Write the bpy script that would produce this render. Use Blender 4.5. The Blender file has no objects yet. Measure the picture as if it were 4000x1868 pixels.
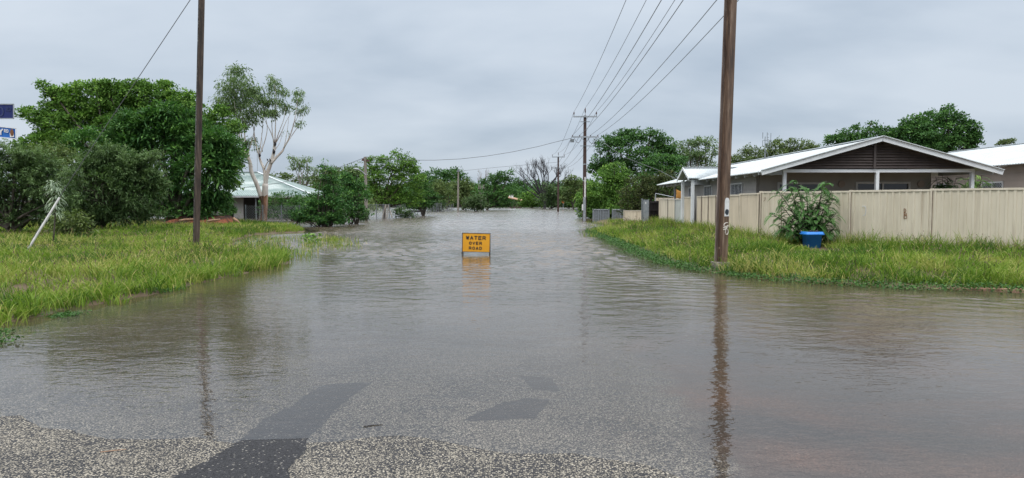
import bpy, bmesh, math, random
import numpy as np
from mathutils import Vector, Matrix, Euler

R = math.radians
SC = bpy.context.scene
COL = SC.collection
rng = np.random.default_rng(7)
random.seed(7)

# ------------------------------------------------------------------ camera
F = 2775.0
CAMH = 1.65
PITCH = math.atan(146 / F)
cam_d = bpy.data.cameras.new('camera')
cam = bpy.data.objects.new('camera', cam_d)
COL.objects.link(cam)
cam.location = (0, 0, CAMH)
cam.rotation_euler = (math.pi / 2 - PITCH, 0, 0)
cam_d.sensor_width = 36
cam_d.lens = 36 * F / 4000
cam_d.clip_start = 0.05
cam_d.clip_end = 8000
SC.camera = cam

# ------------------------------------------------------------------ sky and light
world = bpy.data.worlds.new("World")
SC.world = world
world.use_nodes = True
nt = world.node_tree
for n in list(nt.nodes):
    nt.nodes.remove(n)


def N(tree, typ, **kw):
    n = tree.nodes.new(typ)
    for k, v in kw.items():
        if k.startswith('i_'):
            n.inputs[k[2:].replace('_', ' ')].default_value = v
        else:
            setattr(n, k, v)
    return n


def ramp(tree, fac, stops, interp='LINEAR'):
    r = tree.nodes.new('ShaderNodeValToRGB')
    r.color_ramp.interpolation = interp
    el = r.color_ramp.elements
    while len(el) < len(stops):
        el.new(0.5)
    for e, (p, c) in zip(el, stops):
        e.position = p
        e.color = (c[0], c[1], c[2], 1) if not isinstance(c, (int, float)) else (c, c, c, 1)
    if fac is not None:
        tree.links.new(fac, r.inputs[0])
    return r


def mth(tree, op, a, b=None, clamp=False):
    m = tree.nodes.new('ShaderNodeMath')
    m.operation = op
    m.use_clamp = clamp
    for i, v in enumerate((a, b)):
        if v is None:
            continue
        if isinstance(v, (int, float)):
            m.inputs[i].default_value = v
        else:
            tree.links.new(v, m.inputs[i])
    return m.outputs[0]


def mix(tree, fac, a, b, blend='MIX'):
    m = tree.nodes.new('ShaderNodeMix')
    m.data_type = 'RGBA'
    m.blend_type = blend
    for s, v in ((m.inputs[0], fac), (m.inputs[6], a), (m.inputs[7], b)):
        if isinstance(v, (int, float)):
            s.default_value = v
        elif isinstance(v, tuple):
            s.default_value = (v[0], v[1], v[2], 1)
        else:
            tree.links.new(v, s)
    return m.outputs[2]


SUN_EL, SUN_ROT = R(58), R(200)
out = N(nt, 'ShaderNodeOutputWorld')
bg = N(nt, 'ShaderNodeBackground')
bg.inputs[1].default_value = 0.1
sky = N(nt, 'ShaderNodeTexSky', sky_type='NISHITA', sun_disc=False)
sky.sun_elevation = SUN_EL
sky.sun_rotation = SUN_ROT
sky.altitude = 200
tc = N(nt, 'ShaderNodeTexCoord')
sep = N(nt, 'ShaderNodeSeparateXYZ')
nt.links.new(tc.outputs['Generated'], sep.inputs[0])
z = sep.outputs[2]
# cloud layer projected on a plane above the place
den = mth(nt, 'ADD', mth(nt, 'ABSOLUTE', z), 0.30)
cx = mth(nt, 'DIVIDE', sep.outputs[0], den)
cy = mth(nt, 'DIVIDE', sep.outputs[1], den)
cmb = N(nt, 'ShaderNodeCombineXYZ')
nt.links.new(cx, cmb.inputs[0])
nt.links.new(mth(nt, 'MULTIPLY', cy, 1.5), cmb.inputs[1])
n1 = N(nt, 'ShaderNodeTexNoise', i_Scale=1.1, i_Detail=6.0, i_Roughness=0.45, i_Distortion=0.3)
nt.links.new(cmb.outputs[0], n1.inputs['Vector'])
n2 = N(nt, 'ShaderNodeTexNoise', i_Scale=2.6, i_Detail=5.0, i_Roughness=0.5)
nt.links.new(cmb.outputs[0], n2.inputs['Vector'])
cl = mth(nt, 'ADD', mth(nt, 'MULTIPLY', n1.outputs[0], 0.75), mth(nt, 'MULTIPLY', n2.outputs[0], 0.25))
tone = ramp(nt, cl, [(0.34, (0.70, 0.74, 0.78)), (0.5, (0.93, 0.935, 0.94)), (0.62, (1.07, 1.05, 1.03))])
# brightness of an overcast sky by elevation
elev = ramp(nt, z, [(0.0, (0.186, 0.208, 0.234)), (0.10, (0.185, 0.211, 0.242)), (0.28, (0.205, 0.232, 0.265)),
                    (0.37, (0.38, 0.40, 0.43)), (0.6, (0.66, 0.67, 0.68)), (1.0, (0.98, 0.98, 0.98))])
cloud = mix(nt, 1.0, elev.outputs[0], tone.outputs[0], 'MULTIPLY')
gain = mix(nt, 1.0, cloud, (31.0, 31.0, 31.0), 'MULTIPLY')
fin = mix(nt, 0.94, sky.outputs[0], gain)
nt.links.new(fin, bg.inputs[0])
nt.links.new(bg.outputs[0], out.inputs[0])

sd_ = bpy.data.lights.new('sun', 'SUN')
sd_.energy = 1.1
sd_.angle = R(40)
sd_.color = (1.0, 0.97, 0.93)
sun = bpy.data.objects.new('sun', sd_)
COL.objects.link(sun)
sun.rotation_euler = (math.pi / 2 - SUN_EL, 0, math.pi - SUN_ROT)

SC.view_settings.view_transform = 'Standard'
SC.view_settings.look = 'None'
SC.view_settings.exposure = 0.06
SC.view_settings.gamma = 1.0
SC.render.engine = 'CYCLES'
SC.cycles.max_bounces = 7
SC.cycles.transparent_max_bounces = 12
SC.cycles.caustics_reflective = False
SC.cycles.caustics_refractive = False

# ------------------------------------------------------------------ pixel helpers (photo pixels -> place)
cp, sp = math.cos(PITCH), math.sin(PITCH)


def ray(px, py):
    dx, dy = (px - 2000) / F, (934 - py) / F
    return dx, cp + dy * sp, -sp + dy * cp


def W(px, py, Y):
    d = ray(px, py)
    t = Y / d[1]
    return Vector((d[0] * t, Y, CAMH + d[2] * t))


def G(px, py, zz=0.0):
    d = ray(px, py)
    t = (zz - CAMH) / d[2]
    return Vector((d[0] * t, d[1] * t, zz))


def mpp(Y):
    return Y / F


# ------------------------------------------------------------------ object helpers
def tag(o, label=None, cat=None, group=None, kind=None):
    if label:
        o['label'] = label
    if cat:
        o['category'] = cat
    if group:
        o['group'] = group
    if kind:
        o['kind'] = kind
    return o


ORG = {}


def thing(name, label, cat, loc, rotz=0.0, group=None):
    o = bpy.data.objects.new(name, None)
    COL.objects.link(o)
    o.location = loc
    o.rotation_euler = (0, 0, rotz)
    o.empty_display_size = 0.2
    ORG[o] = Vector(loc)
    return tag(o, label, cat, group)


def at_frame(name, label, cat, org, group=None):
    """thing whose parts are authored in the street frame (turned by the street's bearing)"""
    a = ST
    w = Vector((org[0] * math.cos(a) + org[1] * math.sin(a), -org[0] * math.sin(a) + org[1] * math.cos(a), org[2]))
    o = thing(name, label, cat, w, -a, group)
    ORG[o] = Vector(org)
    return o


ST = math.atan(65 / F)


def S(xp, yp, zz=0.0):
    return Vector((xp * math.cos(ST) + yp * math.sin(ST), -xp * math.sin(ST) + yp * math.cos(ST), zz))


class MB:
    def __init__(s):
        s.v = []
        s.f = []
        s.m = []

    def add(s, vs, fs, mi=0):
        b = len(s.v)
        s.v += [tuple(v) for v in vs]
        s.f += [tuple(b + i for i in f) for f in fs]
        s.m += [mi] * len(fs)

    def box(s, x0, x1, y0, y1, z0, z1, mi=0):
        s.add([(x0, y0, z0), (x1, y0, z0), (x1, y1, z0), (x0, y1, z0), (x0, y0, z1), (x1, y0, z1), (x1, y1, z1), (x0, y1, z1)],
              [(0, 3, 2, 1), (4, 5, 6, 7), (0, 1, 5, 4), (1, 2, 6, 5), (2, 3, 7, 6), (3, 0, 4, 7)], mi)
        return s

    def bar(s, a, b, w, h, up=(0, 0, 1), mi=0, w2=None, h2=None):
        a, b = Vector(a), Vector(b)
        d = (b - a).normalized()
        u = Vector(up)
        sd = d.cross(u)
        if sd.length < 1e-4:
            sd = d.cross(Vector((0, 1, 0)))
        sd.normalize()
        u = sd.cross(d)
        w2 = w if w2 is None else w2
        h2 = h if h2 is None else h2
        vs = []
        for p, ww, hh in ((a, w, h), (b, w2, h2)):
            for i, j in ((-1, -1), (1, -1), (1, 1), (-1, 1)):
                vs.append(p + sd * (i * ww / 2) + u * (j * hh / 2))
        s.add(vs, [(0, 1, 2, 3), (7, 6, 5, 4), (0, 4, 5, 1), (1, 5, 6, 2), (2, 6, 7, 3), (3, 7, 4, 0)], mi)
        return s

    def tube(s, pts, rad, n=6, mi=0, cap=True):
        pts = [Vector(p) for p in pts]
        if isinstance(rad, (int, float)):
            rad = [rad] * len(pts)
        vs, fs = [], []
        ref = Vector((0.13, 0.98, 0.1))
        for i, p in enumerate(pts):
            d = (pts[min(i + 1, len(pts) - 1)] - pts[max(i - 1, 0)])
            if d.length < 1e-6:
                d = Vector((0, 0, 1))
            d.normalize()
            a = d.cross(ref)
            if a.length < 0.1:
                a = d.cross(Vector((1, 0, 0)))
            a.normalize()
            b = d.cross(a)
            for k in range(n):
                t = 2 * math.pi * k / n
                vs.append(p + (a * math.cos(t) + b * math.sin(t)) * rad[i])
        for i in range(len(pts) - 1):
            for k in range(n):
                fs.append((i * n + k, i * n + (k + 1) % n, (i + 1) * n + (k + 1) % n, (i + 1) * n + k))
        if cap:
            fs.append(tuple(range(n - 1, -1, -1)))
            fs.append(tuple((len(pts) - 1) * n + k for k in range(n)))
        s.add(vs, fs, mi)
        return s

    def prism(s, poly, axis, a, b, mi=0):
        """poly of 2-D points extruded along axis ('x','y','z') from a to b"""
        def P(u, v, t):
            return {'x': (t, u, v), 'y': (u, t, v), 'z': (u, v, t)}[axis]
        n = len(poly)
        vs = [P(u, v, a) for u, v in poly] + [P(u, v, b) for u, v in poly]
        fs = [tuple(range(n)), tuple(range(2 * n - 1, n - 1, -1))]
        for i in range(n):
            j = (i + 1) % n
            fs.append((i, i + n, j + n, j))
        s.add(vs, fs, mi)
        return s

    def build(s, name, mats, parent=None, smooth=False, org=None):
        if parent is not None:
            p = parent
            while p not in ORG and p.parent:
                p = p.parent
            o3 = ORG.get(p, Vector((0, 0, 0)))
        else:
            if org is None:
                a = np.array(s.v)
                org = ((a[:, 0].min() + a[:, 0].max()) / 2, (a[:, 1].min() + a[:, 1].max()) / 2, a[:, 2].min())
            o3 = Vector(org)
        me = bpy.data.meshes.new(name)
        me.from_pydata([(v[0] - o3[0], v[1] - o3[1], v[2] - o3[2]) for v in s.v], [], s.f)
        mats = mats if isinstance(mats, (list, tuple)) else [mats]
        for m in mats:
            me.materials.append(m)
        if len(mats) > 1:
            me.polygons.foreach_set('material_index', s.m)
        bm = bmesh.new()
        bm.from_mesh(me)
        bmesh.ops.recalc_face_normals(bm, faces=bm.faces)
        bm.to_mesh(me)
        bm.free()
        if smooth:
            me.polygons.foreach_set('use_smooth', [True] * len(me.polygons))
        o = bpy.data.objects.new(name, me)
        COL.objects.link(o)
        if parent is not None:
            o.parent = parent
        else:
            o.location = o3
            ORG[o] = o3
        return o


def np_mesh(name, verts, quads, mat, parent=None, attrs=None, org=(0, 0, 0), smooth=False, tris=None):
    """fast mesh from numpy arrays; attrs: name -> per-vertex float"""
    me = bpy.data.meshes.new(name)
    v = np.asarray(verts, dtype=np.float32) - np.array(org, dtype=np.float32)
    me.vertices.add(len(v))
    me.vertices.foreach_set('co', v.ravel())
    q = np.asarray(quads, dtype=np.int32)
    nq = len(q)
    nt_ = 0 if tris is None else len(tris)
    idx = q.ravel() if tris is None else np.concatenate([q.ravel(), np.asarray(tris, dtype=np.int32).ravel()])
    me.loops.add(len(idx))
    me.loops.foreach_set('vertex_index', idx.astype(np.int32))
    me.polygons.add(nq + nt_)
    st = np.concatenate([np.arange(nq) * 4, nq * 4 + np.arange(nt_) * 3]).astype(np.int32)
    me.polygons.foreach_set('loop_start', st)
    if smooth:
        me.polygons.foreach_set('use_smooth', np.ones(nq + nt_, dtype=bool))
    for k, a in (attrs or {}).items():
        at = me.attributes.new(k, 'FLOAT', 'POINT')
        at.data.foreach_set('value', np.asarray(a, dtype=np.float32))
    me.materials.append(mat)
    me.update(calc_edges=True)
    o = bpy.data.objects.new(name, me)
    COL.objects.link(o)
    if parent is not None:
        o.parent = parent
    else:
        o.location = org
    return o


# ------------------------------------------------------------------ materials
def newmat(name):
    m = bpy.data.materials.new(name)
    m.use_nodes = True
    t = m.node_tree
    b = t.nodes['Principled BSDF']
    return m, t, b


def coords(t, scale=(1, 1, 1), gen='Object'):
    c = N(t, 'ShaderNodeTexCoord')
    mp = N(t, 'ShaderNodeMapping')
    mp.inputs['Scale'].default_value = scale
    t.links.new(c.outputs[gen], mp.inputs[0])
    return mp.outputs[0]


def plain(name, col, col2=None, rough=0.6, scale=3.0, detail=4.0, stretch=(1, 1, 1), metal=0.0, bump=0.0, lo=0.35, hi=0.65, spec=None):
    m, t, b = newmat(name)
    v = coords(t, stretch)
    n = N(t, 'ShaderNodeTexNoise', i_Scale=scale, i_Detail=detail, i_Roughness=0.6)
    t.links.new(v, n.inputs['Vector'])
    if col2 is None:
        col2 = tuple(c * 0.82 for c in col)
    r = ramp(t, n.outputs[0], [(lo, col2), (hi, col)])
    t.links.new(r.outputs[0], b.inputs['Base Color'])
    b.inputs['Roughness'].default_value = rough
    b.inputs['Metallic'].default_value = metal
    if spec is not None:
        b.inputs['Specular IOR Level'].default_value = spec
    if bump:
        bp = N(t, 'ShaderNodeBump')
        bp.inputs['Strength'].default_value = bump
        bp.inputs['Distance'].default_value = 0.01
        t.links.new(n.outputs[0], bp.inputs['Height'])
        t.links.new(bp.outputs[0], b.inputs['Normal'])
    return m


def leafmat(name, dark, mid, light, trans=0.25, rough=0.5):
    m, t, b = newmat(name)
    a = N(t, 'ShaderNodeAttribute', attribute_name='tint')
    r = ramp(t, a.outputs['Fac'], [(0.0, dark), (0.5, mid), (1.0, light)])
    t.links.new(r.outputs[0], b.inputs['Base Color'])
    b.inputs['Roughness'].default_value = rough
    b.inputs['Specular IOR Level'].default_value = 0.12
    tr = N(t, 'ShaderNodeBsdfTranslucent')
    br = mix(t, 1.0, r.outputs[0], (1.1, 1.25, 0.7), 'MULTIPLY')
    t.links.new(br, tr.inputs[0])
    mx = N(t, 'ShaderNodeMixShader')
    mx.inputs[0].default_value = trans
    t.links.new(b.outputs[0], mx.inputs[1])
    t.links.new(tr.outputs[0], mx.inputs[2])
    t.links.new(mx.outputs[0], t.nodes['Material Output'].inputs[0])
    return m


M = {}
M['leaf_dark'] = leafmat('leaf_dark', (0.031, 0.079, 0.025), (0.064, 0.151, 0.043), (0.129, 0.259, 0.064))
M['leaf_feather'] = leafmat('leaf_feather', (0.032, 0.086, 0.029), (0.071, 0.172, 0.048), (0.172, 0.322, 0.086))
M['leaf_bright'] = leafmat('leaf_bright', (0.050, 0.112, 0.020), (0.106, 0.213, 0.037), (0.213, 0.350, 0.069))
M['leaf_olive'] = leafmat('leaf_olive', (0.056, 0.088, 0.031), (0.112, 0.163, 0.056), (0.213, 0.263, 0.100))
M['leaf_grey'] = leafmat('leaf_grey', (0.038, 0.074, 0.029), (0.081, 0.140, 0.054), (0.190, 0.280, 0.123))
M['leaf_gum'] = leafmat('leaf_gum', (0.062, 0.112, 0.044), (0.138, 0.213, 0.081), (0.263, 0.350, 0.163))
M['leaf_brown'] = leafmat('leaf_brown', (0.030, 0.038, 0.016), (0.058, 0.080, 0.028), (0.13, 0.15, 0.05))
M['leaf_silver'] = leafmat('leaf_silver', (0.163, 0.225, 0.150), (0.300, 0.388, 0.275), (0.500, 0.575, 0.450), 0.15)
M['leaf_shiny'] = leafmat('leaf_shiny', (0.029, 0.090, 0.026), (0.065, 0.163, 0.046), (0.179, 0.342, 0.081), 0.2, 0.35)
M['grass'] = leafmat('grass', (0.045, 0.105, 0.016), (0.17, 0.27, 0.034), (0.42, 0.37, 0.15), 0.3, 0.6)
M['leaf_fern'] = leafmat('leaf_fern', (0.037, 0.092, 0.028), (0.069, 0.175, 0.046), (0.138, 0.276, 0.083))
M['leaf_mid'] = leafmat('leaf_mid', (0.052, 0.115, 0.025), (0.115, 0.230, 0.046), (0.287, 0.460, 0.103))
M['seed'] = plain('seed_head', (0.17, 0.12, 0.075), (0.08, 0.05, 0.035))
M['weed'] = leafmat('weed', (0.025, 0.065, 0.02), (0.05, 0.125, 0.03), (0.10, 0.20, 0.05), 0.2)
M['bark'] = plain('bark', (0.10, 0.085, 0.07), (0.045, 0.038, 0.03), 0.9, 6, stretch=(1, 1, 0.2))
M['bark_red'] = plain('bark_red', (0.10, 0.065, 0.05), (0.05, 0.035, 0.03), 0.9, 6, stretch=(1, 1, 0.2))
M['bark_burnt'] = plain('bark_burnt', (0.04, 0.036, 0.042), (0.015, 0.014, 0.017), 0.9, 6)
M['bark_dead'] = plain('bark_dead', (0.30, 0.27, 0.25), (0.18, 0.16, 0.15), 0.9, 6)


def gum_bark():
    m, t, b = newmat('gum_bark')
    v = coords(t, (1, 1, 0.25))
    n = N(t, 'ShaderNodeTexNoise', i_Scale=3.0, i_Detail=6.0)
    t.links.new(v, n.inputs['Vector'])
    r = ramp(t, n.outputs[0], [(0.3, (0.30, 0.235, 0.20)), (0.48, (0.52, 0.47, 0.43)), (0.7, (0.66, 0.62, 0.58))])
    # old reddish bark left on the butt and in burnt forks
    sx = N(t, 'ShaderNodeSeparateXYZ')
    c = N(t, 'ShaderNodeTexCoord')
    t.links.new(c.outputs['Object'], sx.inputs[0])
    low = mth(t, 'LESS_THAN', mth(t, 'ADD', sx.outputs[2], mth(t, 'MULTIPLY', n.outputs[0], 1.5)), 3.1)
    n2 = N(t, 'ShaderNodeTexNoise', i_Scale=2.2, i_Detail=5.0)
    t.links.new(v, n2.inputs['Vector'])
    r2 = ramp(t, n2.outputs[0], [(0.38, (0.11, 0.065, 0.045)), (0.5, (0.26, 0.13, 0.07)), (0.62, (0.42, 0.33, 0.27))])
    col = mix(t, low, r.outputs[0], r2.outputs[0])
    t.links.new(col, b.inputs['Base Color'])
    b.inputs['Roughness'].default_value = 0.8
    return m


M['gum_bark'] = gum_bark()
M['roof'] = plain('white_roof_steel', (0.54, 0.58, 0.60), (0.47, 0.51, 0.53), 0.45, 1.2)
M['trim'] = plain('white_trim', (0.74, 0.77, 0.79), (0.64, 0.67, 0.70), 0.6, 2)
M['trim_grey'] = plain('grey_trim', (0.42, 0.44, 0.46), (0.34, 0.36, 0.38), 0.6, 2)
M['slat'] = plain('brown_slat', (0.085, 0.068, 0.063), (0.06, 0.048, 0.045), 0.55, 3)
M['wall'] = plain('house_wall', (0.34, 0.33, 0.315), (0.29, 0.28, 0.265), 0.8, 1.5)
M['wall_tan'] = plain('tan_wall', (0.33, 0.28, 0.245), (0.28, 0.235, 0.205), 0.8, 1.5)
M['glass'] = plain('window_glass', (0.035, 0.04, 0.05), (0.02, 0.022, 0.028), 0.08, 1)
M['frame'] = plain('window_frame', (0.55, 0.56, 0.57), None, 0.5)
M['grille'] = plain('grille', (0.42, 0.44, 0.47), (0.3, 0.32, 0.34), 0.5)
def muddy(name, c1, c2):
    m = plain(name, c1, c2, 0.5, 1.6, 6, (1, 1, 0.5), lo=0.3, hi=0.6)
    t = m.node_tree
    b = t.nodes['Principled BSDF']
    src = b.inputs['Base Color'].links[0].from_socket
    c = N(t, 'ShaderNodeTexCoord')
    sx = N(t, 'ShaderNodeSeparateXYZ')
    t.links.new(c.outputs['Object'], sx.inputs[0])
    n = N(t, 'ShaderNodeTexNoise', i_Scale=2.4, i_Detail=7.0, i_Roughness=0.7)
    t.links.new(coords(t, (1, 1, 1.6)), n.inputs['Vector'])
    # dried splashes along the foot and a few long run marks
    f = mth(t, 'MULTIPLY', mth(t, 'SUBTRACT', mth(t, 'ADD', mth(t, 'MULTIPLY', n.outputs[0], 1.5), -0.25), sx.outputs[2]), 1.4, True)
    n2 = N(t, 'ShaderNodeTexNoise', i_Scale=1.0, i_Detail=4.0)
    t.links.new(coords(t, (5, 5, 0.35)), n2.inputs['Vector'])
    r = ramp(t, n2.outputs[0], [(0.58, 0.0), (0.72, 0.45)])
    f2 = mth(t, 'MAXIMUM', mth(t, 'MULTIPLY', f, 0.55), r.outputs[0])
    col = mix(t, f2, src, (0.27, 0.21, 0.145))
    t.links.new(col, b.inputs['Base Color'])
    return m


M['fence'] = muddy('cream_steel', (0.60, 0.545, 0.435), (0.53, 0.475, 0.37))
M['fence2'] = muddy('cream_steel_light', (0.66, 0.58, 0.46), (0.56, 0.49, 0.38))
M['fence_grey'] = plain('pale_grey_steel', (0.52, 0.54, 0.51), (0.46, 0.47, 0.45), 0.5, 1.6)
M['rail'] = plain('cream_rail', (0.64, 0.58, 0.48), (0.55, 0.49, 0.39), 0.5, 4)
M['rail_dark'] = plain('brown_seam', (0.20, 0.15, 0.11), (0.12, 0.09, 0.07), 0.7, 5)
M['galv'] = plain('galvanised', (0.38, 0.41, 0.44), (0.27, 0.30, 0.33), 0.4, 8, metal=0.3)
M['galv_dark'] = plain('galvanised_dark', (0.20, 0.22, 0.24), (0.13, 0.15, 0.16), 0.5, 8, metal=0.2)
M['wire'] = plain('wire', (0.13, 0.135, 0.15), (0.09, 0.095, 0.105), 0.5, 1)
M['insul'] = plain('insulator', (0.10, 0.05, 0.045), (0.06, 0.03, 0.03), 0.3)
M['pole_dark'] = plain('dark_pole', (0.075, 0.042, 0.035), (0.03, 0.018, 0.016), 0.8, 3, stretch=(4, 4, 0.6))
M['pole_grey'] = plain('grey_wood', (0.30, 0.28, 0.25), (0.15, 0.13, 0.11), 0.9, 5, stretch=(4, 4, 0.4))
M['white'] = plain('white_paint', (0.78, 0.78, 0.77), (0.68, 0.68, 0.67), 0.5, 3)
M['white_worn'] = plain('white_worn', (0.74, 0.75, 0.76), (0.55, 0.56, 0.57), 0.5, 14, lo=0.3, hi=0.5)
M['navy'] = plain('navy_blot', (0.02, 0.035, 0.055), (0.012, 0.02, 0.03), 0.6, 9)
M['tag'] = plain('spray_white', (0.74, 0.71, 0.66), (0.6, 0.56, 0.5), 0.7, 9)
M['tag_brown'] = plain('spray_brown', (0.20, 0.085, 0.03), (0.13, 0.05, 0.02), 0.7, 9)
M['tag_pale'] = plain('spray_pale', (0.60, 0.64, 0.70), None, 0.7, 9)
M['yellow'] = plain('sign_yellow', (0.72, 0.34, 0.012), (0.64, 0.29, 0.01), 0.45, 1.4)
M['orange'] = plain('sign_orange', (0.75, 0.20, 0.03), None, 0.5)
M['sail'] = plain('shade_sail', (0.50, 0.24, 0.045), (0.42, 0.19, 0.035), 0.8)
M['black'] = plain('sign_black', (0.012, 0.011, 0.012), (0.008, 0.008, 0.008), 0.5)
M['iron'] = plain('dark_iron', (0.05, 0.055, 0.06), (0.03, 0.03, 0.035), 0.6, 9)
M['blue'] = plain('blue_plastic', (0.025, 0.24, 0.74), (0.018, 0.19, 0.62), 0.4, 3)
M['sign_blue'] = plain('sign_blue', (0.02, 0.15, 0.50), (0.016, 0.13, 0.45), 0.4)
M['sign_blue_shaded'] = plain('sign_blue_shaded', (0.006, 0.016, 0.12), (0.005, 0.013, 0.10), 0.4)  # blue of the upper blade, with its shade put into the colour
M['shaded_text'] = plain('shaded_text', (0.025, 0.04, 0.13), None, 0.5)  # faint lettering of the upper blade, the same shade painted in
M['dirt'] = plain('red_dirt', (0.27, 0.085, 0.04), (0.045, 0.026, 0.018), 0.95, 1.3, 10, bump=1.0, lo=0.47, hi=0.62)
M['log'] = plain('pale_log', (0.42, 0.27, 0.17), (0.24, 0.14, 0.09), 0.9, 8)
M['concrete'] = plain('concrete', (0.26, 0.235, 0.21), (0.15, 0.13, 0.11), 0.9, 12, bump=0.6)
M['kerb'] = plain('kerb_concrete', (0.42, 0.24, 0.17), (0.27, 0.15, 0.10), 0.8, 5)
M['stick'] = plain('white_stick', (0.62, 0.62, 0.61), (0.48, 0.48, 0.47), 0.5, 8)
M['dead_wood'] = plain('black_wood', (0.035, 0.03, 0.03), (0.015, 0.013, 0.013), 0.9, 6, stretch=(3, 3, 0.3))


def old_roof():
    m, t, b = newmat('weathered_green_roof')
    v = coords(t, (0.35, 1, 1))
    n = N(t, 'ShaderNodeTexNoise', i_Scale=1.1, i_Detail=6.0, i_Distortion=0.6)
    t.links.new(v, n.inputs['Vector'])
    r = ramp(t, n.outputs[0], [(0.35, (0.19, 0.265, 0.255)), (0.52, (0.28, 0.355, 0.345)), (0.66, (0.47, 0.53, 0.52))])
    t.links.new(r.outputs[0], b.inputs['Base Color'])
    b.inputs['Roughness'].default_value = 0.4
    return m


M['old_roof'] = old_roof()


def rust(name, cols, sx=7.0, grain=0.10):
    m, t, b = newmat(name)
    n = N(t, 'ShaderNodeTexNoise', i_Scale=1.0, i_Detail=8.0, i_Roughness=0.65, i_Distortion=0.8)
    t.links.new(coords(t, (sx, sx, 0.9)), n.inputs['Vector'])
    n2 = N(t, 'ShaderNodeTexNoise', i_Scale=1.0, i_Detail=3.0)
    t.links.new(coords(t, (18, 18, grain * 12)), n2.inputs['Vector'])
    f = mth(t, 'ADD', mth(t, 'MULTIPLY', n.outputs[0], 0.65), mth(t, 'MULTIPLY', n2.outputs[0], 0.35))
    r = ramp(t, f, [(0.36, cols[0]), (0.47, cols[1]), (0.56, cols[2]), (0.68, cols[3])])
    t.links.new(r.outputs[0], b.inputs['Base Color'])
    b.inputs['Roughness'].default_value = 0.65
    bp = N(t, 'ShaderNodeBump')
    bp.inputs['Strength'].default_value = 0.5
    bp.inputs['Distance'].default_value = 0.01
    t.links.new(f, bp.inputs['Height'])
    t.links.new(bp.outputs[0], b.inputs['Normal'])
    return m


M['rust'] = rust('rusty_steel', [(0.022, 0.014, 0.011), (0.085, 0.050, 0.032), (0.165, 0.105, 0.068), (0.27, 0.215, 0.17)])
M['rust_grey'] = rust('grey_rusty_steel', [(0.10, 0.07, 0.06), (0.17, 0.13, 0.11), (0.23, 0.19, 0.17), (0.30, 0.26, 0.24)])
M['rust_dark'] = rust('dark_rusty_steel', [(0.010, 0.007, 0.006), (0.035, 0.024, 0.018), (0.075, 0.052, 0.038), (0.17, 0.14, 0.115)])
M['rust_pale'] = rust('pale_flange', [(0.03, 0.025, 0.022), (0.09, 0.08, 0.075), (0.20, 0.20, 0.20), (0.60, 0.62, 0.63)], 5.0, 1.2)


def chain():
    m, t, b = newmat('chain_link')
    c = N(t, 'ShaderNodeUVMap') if False else N(t, 'ShaderNodeTexCoord')
    s = N(t, 'ShaderNodeSeparateXYZ')
    t.links.new(c.outputs['Object'], s.inputs[0])
    h = mth(t, 'ADD', s.outputs[0], s.outputs[1])
    k = 2 * math.pi / 0.16

    def band(u):
        return mth(t, 'GREATER_THAN', mth(t, 'ABSOLUTE', mth(t, 'COSINE', mth(t, 'MULTIPLY', u, k / 2))), 0.975)
    a = band(mth(t, 'ADD', h, s.outputs[2]))
    d = band(mth(t, 'SUBTRACT', h, s.outputs[2]))
    f = mth(t, 'MAXIMUM', a, d)
    tr = N(t, 'ShaderNodeBsdfTransparent')
    mx = N(t, 'ShaderNodeMixShader')
    t.links.new(f, mx.inputs[0])
    t.links.new(tr.outputs[0], mx.inputs[1])
    t.links.new(b.outputs[0], mx.inputs[2])
    b.inputs['Base Color'].default_value = (0.16, 0.17, 0.18, 1)
    b.inputs['Roughness'].default_value = 0.5
    t.links.new(mx.outputs[0], t.nodes['Material Output'].inputs[0])
    return m


M['chain'] = chain()


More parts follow.
